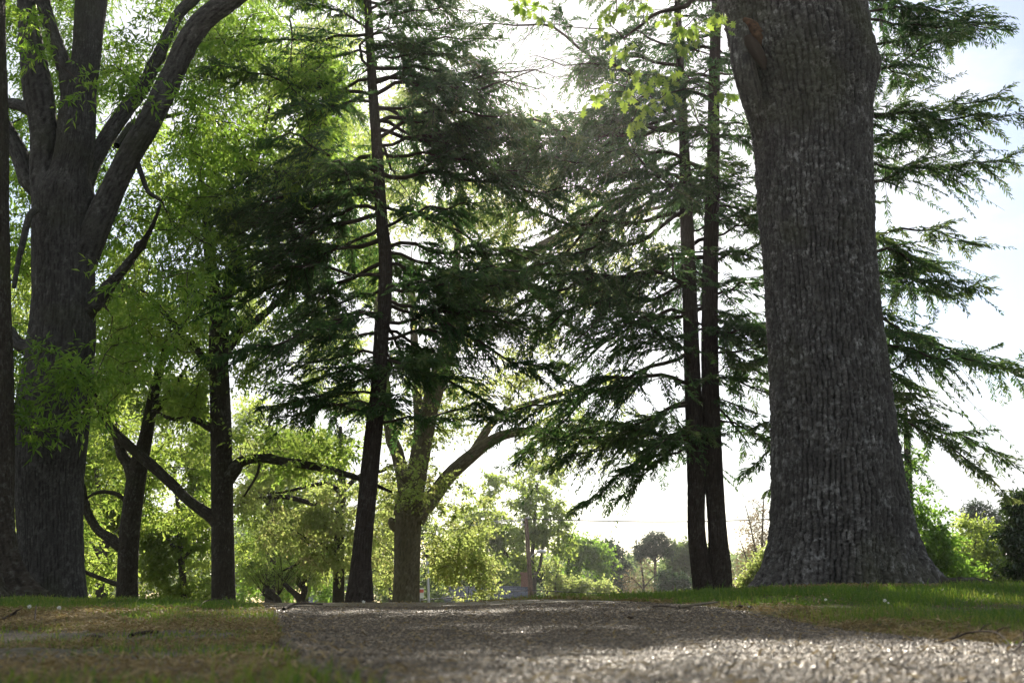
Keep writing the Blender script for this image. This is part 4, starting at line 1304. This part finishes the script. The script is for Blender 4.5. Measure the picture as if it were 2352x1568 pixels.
far_tree('pale yellow green bushy tree with bare twigs between the pole and the open tree', 76,
         [[(1275, 1384, 3), (1275, 1350, 2.5), (1278, 1320, 1)]], [(1272, 1340, 26, 50, 0, 26), (1310, 1350, 30, 40, 0, 18), (1350, 1352, 30, 36, 0, 16), (1385, 1352, 24, 26, 0, 14), (1270, 1300, 18, 14, 1, 20)], 'leaf_yellow', (.20, .12), per=4, twig='twig_pink', tlen=.6)
far_tree('hazy brownish thicket behind the grey house roof', 88,
         [[(1080, 1384, 4), (1080, 1350, 3), (1085, 1320, 1)], [(1150, 1384, 4), (1150, 1340, 3), (1155, 1310, 1)]], [(1020, 1330, 40, 50, 0, 26), (1080, 1325, 44, 60, 0, 26), (1140, 1325, 40, 60, 0, 26), (1190, 1330, 24, 24, 0, 24), (1110, 1290, 70, 40, 4, 30)], 'leaf_far', (.30, .2), per=5, tlen=.9, twig='twig_pink')
far_tree('tall thin twigged brown tree just budding between the twin trunks and the massive oak', 46,
         [[(1745, 1380, 4), (1748, 1330, 3.5), (1750, 1270, 3), (1752, 1200, 2), (1754, 1140, 1)], [(1747, 1320, 2.5), (1735, 1260, 2), (1722, 1200, 1.5), (1712, 1160, 1)], [(1747, 1340, 2), (1718, 1290, 1.6), (1700, 1240, 1)], [(1748, 1340, 2), (1770, 1280, 2), (1782, 1200, 1)]],
         [(1735, 1220, 46, 70, 0, 80), (1705, 1290, 34, 50, 0, 50), (1760, 1250, 40, 50, 0, 80), (1700, 1345, 30, 30, 0, 20)], 'leaf_brown', (.09, .05), per=4, tw=4, tlen=.5, twig='twig_pink', r0=.006, rmax=.03)
far_tree('yellow leaved bush against the left foot of the massive oak', 30,
         [[(1750, 1375, 3), (1748, 1340, 2.5), (1745, 1310, 1.5)]], [(1742, 1318, 24, 40, 0, 34), (1765, 1290, 20, 24, 0, 26), (1722, 1340, 16, 16, 0, 16)], 'leaf_yellow', (.10, .055), tlen=.3, r0=.004, name='shrub', cat='shrub', group=None)
# right-hand side
far_tree('dense dark green tree close behind the right root flare of the massive oak', 27,
         [[(2088, 1378, 10), (2088, 1300, 9), (2090, 1200, 9), (2087, 1100, 8), (2083, 1020, 7), (2080, 940, 4)], [(2088, 1260, 5), (2120, 1230, 4), (2160, 1210, 2)]],
         [(2100, 1240, 60, 60, 0, 70), (2140, 1290, 60, 60, 0, 44), (2170, 1240, 50, 36, 0, 44), (2085, 1120, 36, 34, 0, 90), (2190, 1310, 50, 30, 0, 30)], 'leaf_green', (.11, .06), per=6, rbase=.25, tlen=.4, r0=.005, group=None, bark='bark_brown')
far_tree('sunlit yellow green tree with wide low branches at the right edge', 36,
         [[(2240, 1384, 7), (2240, 1340, 6), (2236, 1290, 5), (2240, 1240, 3)], [(2238, 1320, 4), (2280, 1300, 3.5), (2320, 1285, 3), (2370, 1260, 2)], [(2238, 1325, 4), (2200, 1310, 3), (2160, 1300, 2)], [(2238, 1345, 3), (2300, 1345, 2.5), (2370, 1340, 2)]],
         [(2230, 1250, 60, 70, 0, 44), (2190, 1290, 60, 60, 0, 44), (2270, 1290, 60, 70, 0, 44), (2330, 1310, 56, 60, 0, 40), (2290, 1340, 60, 40, 0, 24), (2200, 1340, 60, 40, 0, 24), (2240, 1210, 34, 26, 0, 26), (2380, 1340, 40, 30, 0, 30)], 'leaf_mid', (.13, .06), per=6, tlen=.5, r0=.005, group=None, twig='twig_green', rbase=.85)
far_tree('glossy dark broadleaf evergreen cut off by the right edge', 24,
         [[(2400, 1382, 12), (2400, 1300, 10), (2398, 1200, 7), (2396, 1140, 3)], [(2400, 1290, 6), (2360, 1250, 4), (2335, 1220, 2)]],
         [(2370, 1200, 60, 110, 0, 60), (2365, 1270, 60, 100, 0, 50), (2400, 1230, 70, 120, 0, 90), (2340, 1230, 34, 40, 0, 36), (2385, 1145, 40, 40, 0, 30)], 'leaf_magnolia', (.13, .065), per=7, tlen=.3, r0=.005, group=None, bark='bark_brown')
far_tree('grey green pine top showing above the sunlit tree at the right', 62,
         [[(2268, 1386, 5), (2266, 1300, 4), (2264, 1230, 3), (2264, 1180, 1.5)], [(2265, 1225, 2), (2285, 1215, 1.5)]],
         [(2265, 1200, 24, 30, 0, 26), (2285, 1225, 22, 24, 0, 20), (2300, 1265, 22, 20, 0, 20), (2245, 1170, 20, 14, 0, 20)], 'pine', (.30, .09), per=8, tlen=.6, name='pine_tree', group=None)
# left-hand side
far_tree('broad light green tree filling the gap left of the dark forked tree', 33,
         [[(232, 1390, 14), (232, 1320, 12), (236, 1240, 10), (228, 1150, 7), (220, 1060, 4)], [(234, 1280, 6), (200, 1240, 5), (160, 1200, 3)], [(235, 1270, 6), (270, 1220, 5), (310, 1180, 3)]],
         [('rect', 180, 1040, 290, 1380, 75, 0, 1.6, .42, .02, 51), ('rect', 190, 860, 480, 1060, 60, 0, 1.6, .5, .016, 52), ('rect', -20, 1000, 60, 1300, 40, 0, 4, .45, .016, 53)], 'leaf_mid', (.13, .06), per=7, tlen=.5, r0=.005, group='trees behind the left lawn', rbase=.75)
far_tree('bright sunlit leafy tree between the dark forked tree and the grey limbed tree', 35,
         [[(420, 1390, 9), (420, 1330, 8), (415, 1270, 7), (410, 1180, 5), (400, 1080, 3)], [(417, 1290, 5), (450, 1250, 4), (490, 1230, 2)], [(416, 1280, 5), (380, 1230, 4), (350, 1200, 2)]],
         [('rect', 320, 1200, 490, 1385, 52, -.6, .8, .36, .02, 61), ('rect', 330, 1040, 490, 1210, 40, 0, 1.6, .46, .02, 62)], 'leaf_mid', (.13, .07), per=7, tlen=.5, r0=.005, group='trees behind the left lawn', rbase=.85)
far_tree('tall backlit tree whose crown rises behind the grey limbed tree', 44,
         [[(620, 1392, 12), (622, 1300, 11), (630, 1200, 9), (622, 1110, 7), (634, 1040, 5), (618, 985, 3), (630, 940, 1.5)], [(630, 1180, 5), (590, 1120, 4), (560, 1080, 2)]],
         [('rect', 545, 620, 860, 1000, 70, 0, 4, .56, .014, 71), ('rect', 545, 1000, 800, 1330, 120, 0, 1.8, .46, .018, 72), ('rect', 640, 60, 960, 600, 120, -4, 2, .52, .012, 73)], 'leaf_mid', (.17, .08), per=6, tlen=.7, r0=.007, group='trees behind the left lawn', rbase=.8, keepfun=sun_gap)
far_tree('deep green leafy tree low behind the yellow leaved small tree', 48,
         [[(700, 1392, 9), (700, 1330, 8), (702, 1250, 5), (705, 1180, 3)]],
         [('rect', 560, 1180, 770, 1385, 60, 0, 1.6, .40, .02, 81), (700, 1220, 50, 30, 0, 60)], 'leaf_green', (.16, .09), per=6, tlen=.6, r0=.006, group='trees behind the left lawn')
far_tree('hazy light green tree behind the trunk of the pale barked tree', 60,
         [[(900, 1392, 8), (900, 1330, 7), (905, 1250, 5)]],
         [('rect', 850, 1180, 1010, 1385, 70, 0, 4, .40, .02, 91)], 'leaf_far', (.22, .13), per=6, tlen=.8, r0=.008, group='trees behind the left lawn')
far_tree('leafy tree glimpsed between the left edge trunk and the splitting oak', 30,
         [[(20, 1390, 12), (20, 1300, 10), (22, 1150, 8), (20, 950, 5), (15, 800, 3)]],
         [('rect', -40, 560, 90, 1200, 80, 0, 4, .45, .016, 95)], 'leaf_mid', (.12, .05), per=7, tlen=.5, r0=.005, group='trees behind the left lawn', rbase=.8)

def far_wood():
    mb = MB()
    n = 7600
    px = rng.uniform(-500, 2900, n)
    top = 66 + 90 * fbm(px * .012, 3.0, 0, 4) + 60 * (fbm(px * .05, 9.0, 0, 2) - .5) + np.where(px < 900, 40, 0)
    py = 1392 - top * rng.random(n) ** .75
    D = rng.uniform(125, 190, n)
    c = np.array([P(a, b, d) for a, b, d in zip(px, py, D)])
    spray(mb, c, np.tile([0, 0, 1.0], (n, 1)), 5, 5, 1.5, .60, .36, .3)
    tag(mb.build('far_wood', M['leaf_far'], smooth=False), 'hazy green wood along the far horizon beyond the lawn', 'wood', kind='stuff')
far_wood()

# two pollarded shrubs with whips
def pollard(label, D, stems, heads):
    root = thing('pollard_shrub', P(stems[0][0][0], stems[0][0][1], D), label, 'shrub', 'pollarded shrubs on the lawn edge')
    for sp in stems:
        mb = MB()
        limb(mb, sp, D, seg=10, bump=.25)
        mb.build('stem', M['bark_brown'], root)
    mb = MB()
    T = []
    for hx, hy in heads:
        h = P(hx, hy, D)
        for _ in range(26):
            d = nrm(np.array([rng.normal(0, .45), rng.normal(0, .45), 1.0]))
            L = rng.uniform(.5, 1.3)
            e = h + d * L
            tube(mb, np.array([h, h + d * L * .5 + rng.normal(0, .02, 3), e]), [.008, .006, .003], 3, cap=False)
            T += [h + d * L * .6, e]
    mb.build('whips', M['twig'], root)
    ml = MB()
    T = np.array(T)
    spray(ml, T, np.tile([0, 0, 1.0], (len(T), 1)), 4, 2, .2, .07, .04, .3)
    ml.build('leaves', M['leaf_mid'], root, smooth=False)
pollard('smaller pollarded shrub with a bent stub, beside the grey limbed tree', 33, [[(640, 1388, 9), (636, 1374, 8), (622, 1364, 6), (612, 1352, 6)], [(638, 1378, 4), (618, 1372, 3.5), (604, 1364, 3)]], [(612, 1352), (603, 1362), (640, 1366)])
pollard('larger pollarded shrub with thick dark forked stubs, beside the yellow leaved small tree', 33, [[(692, 1388, 10), (690, 1374, 9), (676, 1362, 7), (660, 1348, 6), (652, 1340, 5)], [(692, 1378, 8), (698, 1362, 7), (700, 1346, 8)]], [(652, 1340), (700, 1344), (690, 1352)])

# ------------------------------------------------------------------ house, pole, wires
def box(mb, c, s, rz=0.0, rx=0.0):
    c, s = np.asarray(c, float), np.asarray(s, float) / 2
    v = np.array([[x, y, z] for x in (-1, 1) for y in (-1, 1) for z in (-1, 1)]) * s
    ca, sa = math.cos(rx), math.sin(rx)
    v = np.c_[v[:, 0], v[:, 1] * ca - v[:, 2] * sa, v[:, 1] * sa + v[:, 2] * ca]
    ca, sa = math.cos(rz), math.sin(rz)
    v = np.c_[v[:, 0] * ca - v[:, 1] * sa, v[:, 0] * sa + v[:, 1] * ca, v[:, 2]] + c
    mb.add(v, [[0, 1, 3, 2], [4, 6, 7, 5], [0, 4, 5, 1], [2, 3, 7, 6], [0, 2, 6, 4], [1, 5, 7, 3]])

def house(D, px0, px1, pyr, label, drop=2.2, depth=9.0, chim=None, wall='wall_pale'):
    a, b = P(px0, pyr, D), P(px1, pyr, D)
    zr = (a[2] + b[2]) / 2
    cx, w = (a[0] + b[0]) / 2, b[0] - a[0]
    g = float(terrain(cx, D)) - .1
    ze = zr - drop
    root = thing('house', (cx, D, g), label, 'house')
    mb = MB()
    box(mb, (cx, D, (g + ze) / 2), (w - .8, depth - .9, ze - g))
    v = np.array([[cx - w / 2 + .4, D - depth / 2 + .45, ze], [cx - w / 2 + .4, D + depth / 2 - .45, ze], [cx - w / 2 + .4, D, zr - .15], [cx + w / 2 - .4, D - depth / 2 + .45, ze], [cx + w / 2 - .4, D + depth / 2 - .45, ze], [cx + w / 2 - .4, D, zr - .15]])
    mb.add(v, None, [[0, 1, 2], [3, 5, 4]])
    mb.build('wall', M[wall], root, smooth=False)
    mb = MB()
    h2 = depth / 2
    th = .14
    for sgn in (-1, 1):
        y1 = D + sgn * h2
        zz = ze - .12
        n = nrm(np.array([0, sgn * (zr - zz), h2]))
        q = np.array([[cx - w / 2, D, zr], [cx + w / 2, D, zr], [cx + w / 2, y1, zz], [cx - w / 2, y1, zz]])
        v = np.vstack([q, q + n * th])
        mb.add(v, [[0, 1, 2, 3], [7, 6, 5, 4], [0, 4, 5, 1], [1, 5, 6, 2], [2, 6, 7, 3], [3, 7, 4, 0]])
    mb.build('roof', M['roof'], root, smooth=False)
    for k in range(3):
        wx = cx - w * .3 + k * w * .3
        mb = MB()
        box(mb, (wx, D - depth / 2 + .44, ze - 1.1), (1.3, .06, 1.1))
        wf = mb.build('window', M['white_paint'], root, smooth=False)
        mb = MB()
        box(mb, (wx, D - depth / 2 + .40, ze - 1.1), (1.1, .04, .9))
        subparent(mb.build('pane', M['glass_dark'], root, smooth=False), wf)
    if chim:
        x = P(chim, pyr, D)[0]
        mb = MB()
        box(mb, (x, D + .2, zr + .1), (.55, .7, 1.5))
        box(mb, (x, D + .2, zr + .90), (.66, .82, .14))
        mb.build('chimney', M['brick'], root, smooth=False)
house(64, 1000, 1212, 1350, 'long low house with a blue grey shingle roof and brick chimney beyond the crest', chim=1207)
house(70, 690, 768, 1371, 'small pale grey roofed house half hidden behind the larger pollarded shrub', drop=1.2, depth=6)

def pole():
    D = 62.0
    b, t = P(1220.5, 1372, D), P(1208, 1190, D)
    g = float(terrain(b[0], D))
    d = nrm(t - b)
    base = b + d * ((g - .3 - b[2]) / d[2])
    root = thing('utility_pole', base, 'weathered wooden utility pole with a lamp arm standing beyond the crest of the path', 'utility pole')
    mb = MB()
    tube(mb, np.array([base + (t - base) * k for k in np.linspace(0, 1, 30)]), np.linspace(.16, .125, 30), 14, shape=lambda th, s, r: r * (1 + .04 * (fbm(th * 3, s * .6, 2) - .5)))
    mb.build('post', M['wood_pole'], root)
    for k, (dx, dz) in enumerate([(-.22, -.1), (-.24, -.38), (.16, .05)]):
        mb = MB()
        p = t + np.array([dx, -.12, dz])
        tube(mb, np.array([p + [0, 0, -.07], p + [0, 0, -.03], p, p + [0, 0, .04], p + [0, 0, .08]]), [.05, .075, .05, .07, .04], 10)
        box(mb, p + np.array([-dx / 2, .06, 0]), (abs(dx), .05, .05))
        mb.build('insulator', M['ceramic'], root)
    q = base + (t - base) * .52
    a0 = P(1215, 1284, D)
    pts = np.array([a0, a0 + [.25, -.1, .28], a0 + [.6, -.2, .42], P(1237, 1266, D) + [0, -.25, 0]])
    mb = MB()
    tube(mb, smooth_line(pts, 14), np.full(14, .028), 8)
    ar = mb.build('lamp_arm', M['metal_grey'], root)
    e = pts[-1]
    mb = MB()
    tube(mb, np.array([e + [-.1, 0, .0], e, e + [.12, 0, .0], e + [.34, 0, -.03], e + [.46, 0, -.05]]), [.04, .09, .12, .10, .03], 12, shape=lambda th, s, r: r * (1 - .35 * np.abs(np.cos(th))))
    subparent(mb.build('lamp_head', M['metal_grey'], root), ar)
    return t, root
PT_TOP, _ = pole()

def wire(px, D, r, label, name='overhead_wire', m='wire', group='overhead wires', cat='wire', sag=.0):
    pts = np.array([P(x, y, d) for (x, y, d) in px])
    n = 60
    pp = smooth_line(pts, n)
    o = pts[0]
    mb = MB()
    tube(mb, pp, np.full(n, r), 6)
    ob = mb.build(name, M[m], None, origin=o)
    tag(ob, label, cat, group)
wire([(1205, 1192, 61.9), (1140, 1196, 68), (1077, 1203, 75), (990, 1211, 84), (900, 1217, 95), (800, 1222, 110)], 0, .026, 'upper of two thin pale wires running left from the utility pole top', m='wire_pale')
wire([(1204, 1195, 61.9), (1140, 1200, 68), (1077, 1207, 75), (990, 1216, 84), (900, 1223, 95), (800, 1229, 110)], 0, .026, 'lower of two thin pale wires running left from the utility pole top', m='wire_pale')
wire([(1210, 1191, 61.9), (1290, 1193.5, 62), (1364, 1195.5, 62), (1480, 1197.5, 62), (1600, 1197, 62), (1700, 1194.5, 62), (1800, 1190, 62), (2000, 1180, 62)], 0, .036, 'single wire crossing the open sky right of the utility pole top')
wire([(1214, 1354.5, 61.9), (1160, 1360, 60), (1100, 1366, 58), (1022, 1373, 55), (940, 1379, 52)], 0, .030, 'thick low cable drooping left from the utility pole across the house roof')
wire([(1222, 1354.5, 61.9), (1290, 1358, 62), (1364, 1361, 62), (1460, 1364, 62), (1560, 1366, 62), (1680, 1367, 62)], 0, .032, 'thick low cable running right from the utility pole above the grass')
wire([(1222, 1341, 61.9), (1300, 1341.7, 62), (1400, 1342.5, 62), (1560, 1342, 62), (1700, 1340, 62), (1800, 1337, 62)], 0, .010, 'thinnest wire running right in front of the far treeline')

def light_pole():
    D = 48
    b, t = P(985, 1386, D), P(981, 1278, D)
    g = float(terrain(b[0], D))
    b = b + (t - b) * ((g - .2 - b[2]) / (t[2] - b[2]))
    root = thing('light_pole', b, 'slim grey light pole with a boxy lamp just right of the pale barked trunk', 'light pole')
    mb = MB()
    tube(mb, np.linspace(b, t, 10), np.full(10, .06), 10)
    mb.build('post', M['metal_grey'], root)
    mb = MB()
    box(mb, t + np.array([.28, 0, .05]), (.75, .28, .10))
    box(mb, t + np.array([.02, 0, .0]), (.16, .14, .18))
    mb.build('lamp_head', M['raw_dark'], root, smooth=False)
light_pole()

def little_sign():
    D = 52
    p = P(964, 1361, D)
    g = float(terrain(p[0], D))
    root = thing('sign', (p[0], D, g), 'small red and white sign peeking out right of the pale barked trunk', 'sign')
    mb = MB()
    box(mb, (p[0], D, p[2]), (.42, .05, .5))
    bd = mb.build('board', M['white_paint'], root, smooth=False)
    mb = MB()
    box(mb, (p[0], D - .035, p[2] + .1), (.40, .02, .16))
    subparent(mb.build('band', M['red_paint'], root, smooth=False), bd)
    mb = MB()
    tube(mb, np.array([[p[0], D + .05, g - .1], [p[0], D + .05, p[2]]]), [.03, .03], 8)
    mb.build('post', M['metal_grey'], root)
little_sign()

# ------------------------------------------------------------------ small things lying about
def on_ground(px, py):
    """where the sight line through a photo pixel meets the ground or the path"""
    r = ray(px, py)
    for y in np.arange(.8, 30, .01):
        p = CAM + r * (y / r[1])
        z = float(path_z(p[0], y)) if bool(on_path(p[0], y)) else float(terrain(p[0], y))
        if p[2] <= z:
            return np.array([p[0], y, z])
    p = CAM + r * (9.0 / r[1])
    return np.array([p[0], 9.0, float(terrain(p[0], 9.0))])

def stick(name, label, px, r, m='twig', lift=None, side=None, cat='twig', group=None):
    pts = np.array([on_ground(*q) for q in px])
    pts[:, 2] += r
    if lift:
        pts[:, 2] += np.array(lift)
    n = 40
    pp = smooth_line(pts, n)
    o = pts[0]
    root = None
    mb = MB()
    tube(mb, pp, r * (1 - .5 * np.linspace(0, 1, n)), 8, shape=lambda th, s, rr: rr * (1 + .5 * (fbm(np.cos(th) * 2, np.sin(th) * 2, s * 30, 3) - .5)))
    if side:
        for k, d in side:
            p0 = pp[int(k * (n - 1))]
            tube(mb, np.array([p0, p0 + np.array(d) * .5 + [0, 0, .004], p0 + np.array(d)]), [r * .6, r * .5, r * .2], 6)
    ob = mb.build(name, M[m], None, origin=o)
    tag(ob, label, cat, group)
stick('twig', 'dark curved twig arching over the litter at the right edge of the path', [(2150, 1478), (2190, 1474), (2230, 1472), (2290, 1480), (2330, 1492)], .0032, 'raw_dark', [0, .006, .018, .024, 0], [(.3, (.02, .0, .015)), (.6, (.05, .03, .02)), (.75, (.03, -.02, .012))])
stick('twig', 'dark crooked twig at the bottom right beside the curved twig', [(2338, 1494), (2352, 1484), (2375, 1482), (2410, 1488)], .0035, 'raw_dark', [0, .008, .012, .004], [(.4, (.01, .02, .02))])
stick('branch', 'short thick brown stick with a pale broken end lying in the right lawn', [(1560, 1398), (1590, 1397), (1615, 1394), (1648, 1391)], .010, 'bark_pale', [.0, .008, .010, .012], None, 'stick')
stick('twig', 'thin straight twig in the grass left of the thick brown stick', [(1500, 1396), (1530, 1397), (1556, 1399)], .005, 'twig', [.004, .01, .004])
stick('twig', 'dark twig lying across the left edge of the path', [(652, 1402), (668, 1396), (692, 1392), (740, 1390)], .010, 'twig', [.0, .012, .010, 0])
stick('twig', 'thin arching twig leaning on the foot of the grey limbed tree', [(455, 1399), (470, 1392), (500, 1388), (522, 1390), (532, 1398)], .004, 'twig', [.0, .03, .045, .03, 0], [(.5, (.2, .1, .06))])
stick('twig', 'dark broken twig lying on the brown litter at the far left', [(4, 1428), (26, 1420), (50, 1411)], .008, 'raw_dark', [0, .012, .004], [(.5, (.05, .0, .03))])
stick('twig', 'upright dark stub of twig poking from the litter near the left edge', [(80, 1434), (79, 1428), (80, 1420)], .005, 'raw_dark', [0, .03, .06])
stick('twig', 'dark rotten stick on the bare soil in the middle of the left verge', [(300, 1466), (330, 1462), (362, 1459)], .009, 'raw_dark', [0, .006, .004])

def lump(name, label, px, py, r, m, cat, flat=.6, seed=0):
    p = on_ground(px, py)
    u, v = np.meshgrid(np.linspace(0, 2 * math.pi, 20, endpoint=False), np.linspace(0, math.pi, 11))
    x, y, z = np.cos(u) * np.sin(v), np.sin(u) * np.sin(v), np.cos(v)
    k = r * (1 + .5 * (fbm(x * 1.7 + seed, y * 1.7, z * 1.7, 3) - .5))
    pts = np.stack([x * k, y * k, z * k * flat], -1).reshape(-1, 3) + p + np.array([0, 0, r * flat * .5])
    i, j = np.meshgrid(np.arange(10), np.arange(20), indexing='ij')
    q = np.stack([i * 20 + j, (i + 1) * 20 + j, (i + 1) * 20 + (j + 1) % 20, i * 20 + (j + 1) % 20], -1).reshape(-1, 4)
    mb = MB()
    mb.add(pts, q)
    tag(mb.build(name, M[m], None, origin=p), label, cat)
lump('acorn_cap', 'small dark acorn cap lying alone on the concrete path', 1448, 1421, .016, 'raw_dark', 'acorn', .55, 1)
lump('stone', 'dark rounded stone sunk in the right lawn past the thick brown stick', 1702, 1399, .030, 'raw_dark', 'stone', .6, 4)
lump('stone', 'smaller dark stone just right of the other one in the right lawn', 1722, 1399, .022, 'raw_dark', 'stone', .6, 8)
lump('soil_clod', 'dark clod of soil among the brown litter in the left verge', 214, 1473, .030, 'raw_dark', 'clod', .5, 11)

def clover(px, py, label, h=.05, r=0.0062):
    p = on_ground(px, py + 8)
    q = P(px, py, p[1])
    q[2] = max(q[2], p[2] + .03)
    root = thing('clover_flower', p, label, 'flower', 'white clover flowers in the lawn')
    mb = MB()
    tube(mb, np.array([p, (p + q) / 2 + [.003, 0, 0], q]), [.0016, .0014, .0012], 5)
    mb.build('stem', M['grass'], root)
    mb = MB()
    n = 60
    d = nrm(rng.standard_normal((n, 3)) + [0, 0, .35])
    leaves(mb, np.repeat(q[None], n, 0), d, nrm(rng.standard_normal((n, 3))), np.full(n, r), np.full(n, r * .5), rng.random(n))
    mb.build('petals', M['white_petal'], root, smooth=False)
clover(67, 1397, 'white clover flower near the root flare of the left edge trunk', r=0.0124)
clover(135, 1400, 'white clover flower below the splitting oak', r=0.0124)
clover(1897, 1381, 'white clover flower below the middle of the massive oak trunk', r=0.0087)
clover(2033, 1384, 'largest white clover flower, below the right root flare of the massive oak', r=0.0105)
clover(2041, 1390, 'tiny white clover flower just under the largest one', r=0.0056)
clover(1721, 1398, 'white clover flower beside the dark stones in the right lawn', r=0.0056)
clover(835, 1384, 'white clover flower at the foot of the leaning conifer', r=0.0124)

# ------------------------------------------------------------------ air
def haze():  # thin distance haze, added also to imitate lens glare around the sun
    m, nt, out = mat('haze_glare')
    v = nt.nodes.new('ShaderNodeVolumePrincipled')
    v.inputs['Color'].default_value = (.96, .97, 1.0, 1)
    v.inputs['Density'].default_value = .00033
    v.inputs['Anisotropy'].default_value = .78
    nt.links.new(v.outputs[0], out.inputs['Volume'])
    mb = MB()
    box(mb, (0, 95, 10.5), (620, 260, 41))
    o = mb.build('haze', m, smooth=False)
    tag(o, kind='stuff', label='thin pale haze over the park, added also for the glare around the sun', cat='haze')
haze()

# ------------------------------------------------------------------ light, sky, camera
w = bpy.data.worlds.new('World')
S.world = w
w.use_nodes = True
nt = w.node_tree
nt.nodes.clear()
L = nt.links.new
out = nt.nodes.new('ShaderNodeOutputWorld')
bg = nt.nodes.new('ShaderNodeBackground')
bg.inputs['Strength'].default_value = 0.074
sky = nt.nodes.new('ShaderNodeTexSky')
sky.sky_type = 'NISHITA'
sky.sun_disc = False
sky.sun_elevation = SUN_EL
sky.sun_rotation = SUN_AZ
sky.dust_density = .8
sky.air_density = 1.0
tc = nt.nodes.new('ShaderNodeTexCoord')
mp = nt.nodes.new('ShaderNodeMapping')
mp.inputs['Scale'].default_value = (1.0, 1.0, 2.6)
L(tc.outputs['Generated'], mp.inputs['Vector'])
cn = N(nt, 'ShaderNodeTexNoise', i_Scale=2.1, i_Detail=8.0, i_Roughness=.58)
L(mp.outputs[0], cn.inputs['Vector'])
cr = ramp(nt, [(.43, (.12, .12, .12)), (.55, (.85, .85, .85)), (.66, (1, 1, 1))])
L(cn.outputs['Fac'], cr.inputs[0])
hs = N(nt, 'ShaderNodeHueSaturation', i_Saturation=1.05)
L(sky.outputs[0], hs.inputs['Color'])
mixn = mixc(nt, cr.outputs[0], hs.outputs[0], (6.6, 6.65, 6.7))
L(mixn, bg.inputs['Color'])
L(bg.outputs[0], out.inputs[0])

sd = bpy.data.lights.new('sun', 'SUN')
sd.energy = 4.9
sd.angle = math.radians(.53)
sd.color = (1.0, .90, .75)
so = bpy.data.objects.new('sun', sd)
COL.objects.link(so)
so.rotation_euler = Vector([float(c) for c in SUN]).to_track_quat('Z', 'Y').to_euler()
so.location = (0, 30, 30)

cam = bpy.data.cameras.new('camera')
co = bpy.data.objects.new('camera', cam)
COL.objects.link(co)
co.location = CAM
co.rotation_euler = (math.pi / 2 + TH, 0, 0)
cam.lens = 35
cam.sensor_width = 36
cam.clip_start = .05
cam.clip_end = 6000
cam.dof.use_dof = True
cam.dof.focus_distance = 14.0
cam.dof.aperture_fstop = 5.6
cam.dof.aperture_blades = 0
S.camera = co

S.view_settings.view_transform = 'Standard'
S.view_settings.look = 'None'
S.view_settings.exposure = 1.22
S.view_settings.gamma = 1
S.render.engine = 'CYCLES'
c = S.cycles
c.use_denoising = True
c.denoiser = 'OPENIMAGEDENOISE'
c.denoising_input_passes = 'RGB_ALBEDO_NORMAL'
c.max_bounces = 6
c.diffuse_bounces = 3
c.glossy_bounces = 2
c.transmission_bounces = 4
c.transparent_max_bounces = 4
c.sample_clamp_indirect = 6
c.caustics_reflective = False
c.caustics_refractive = False
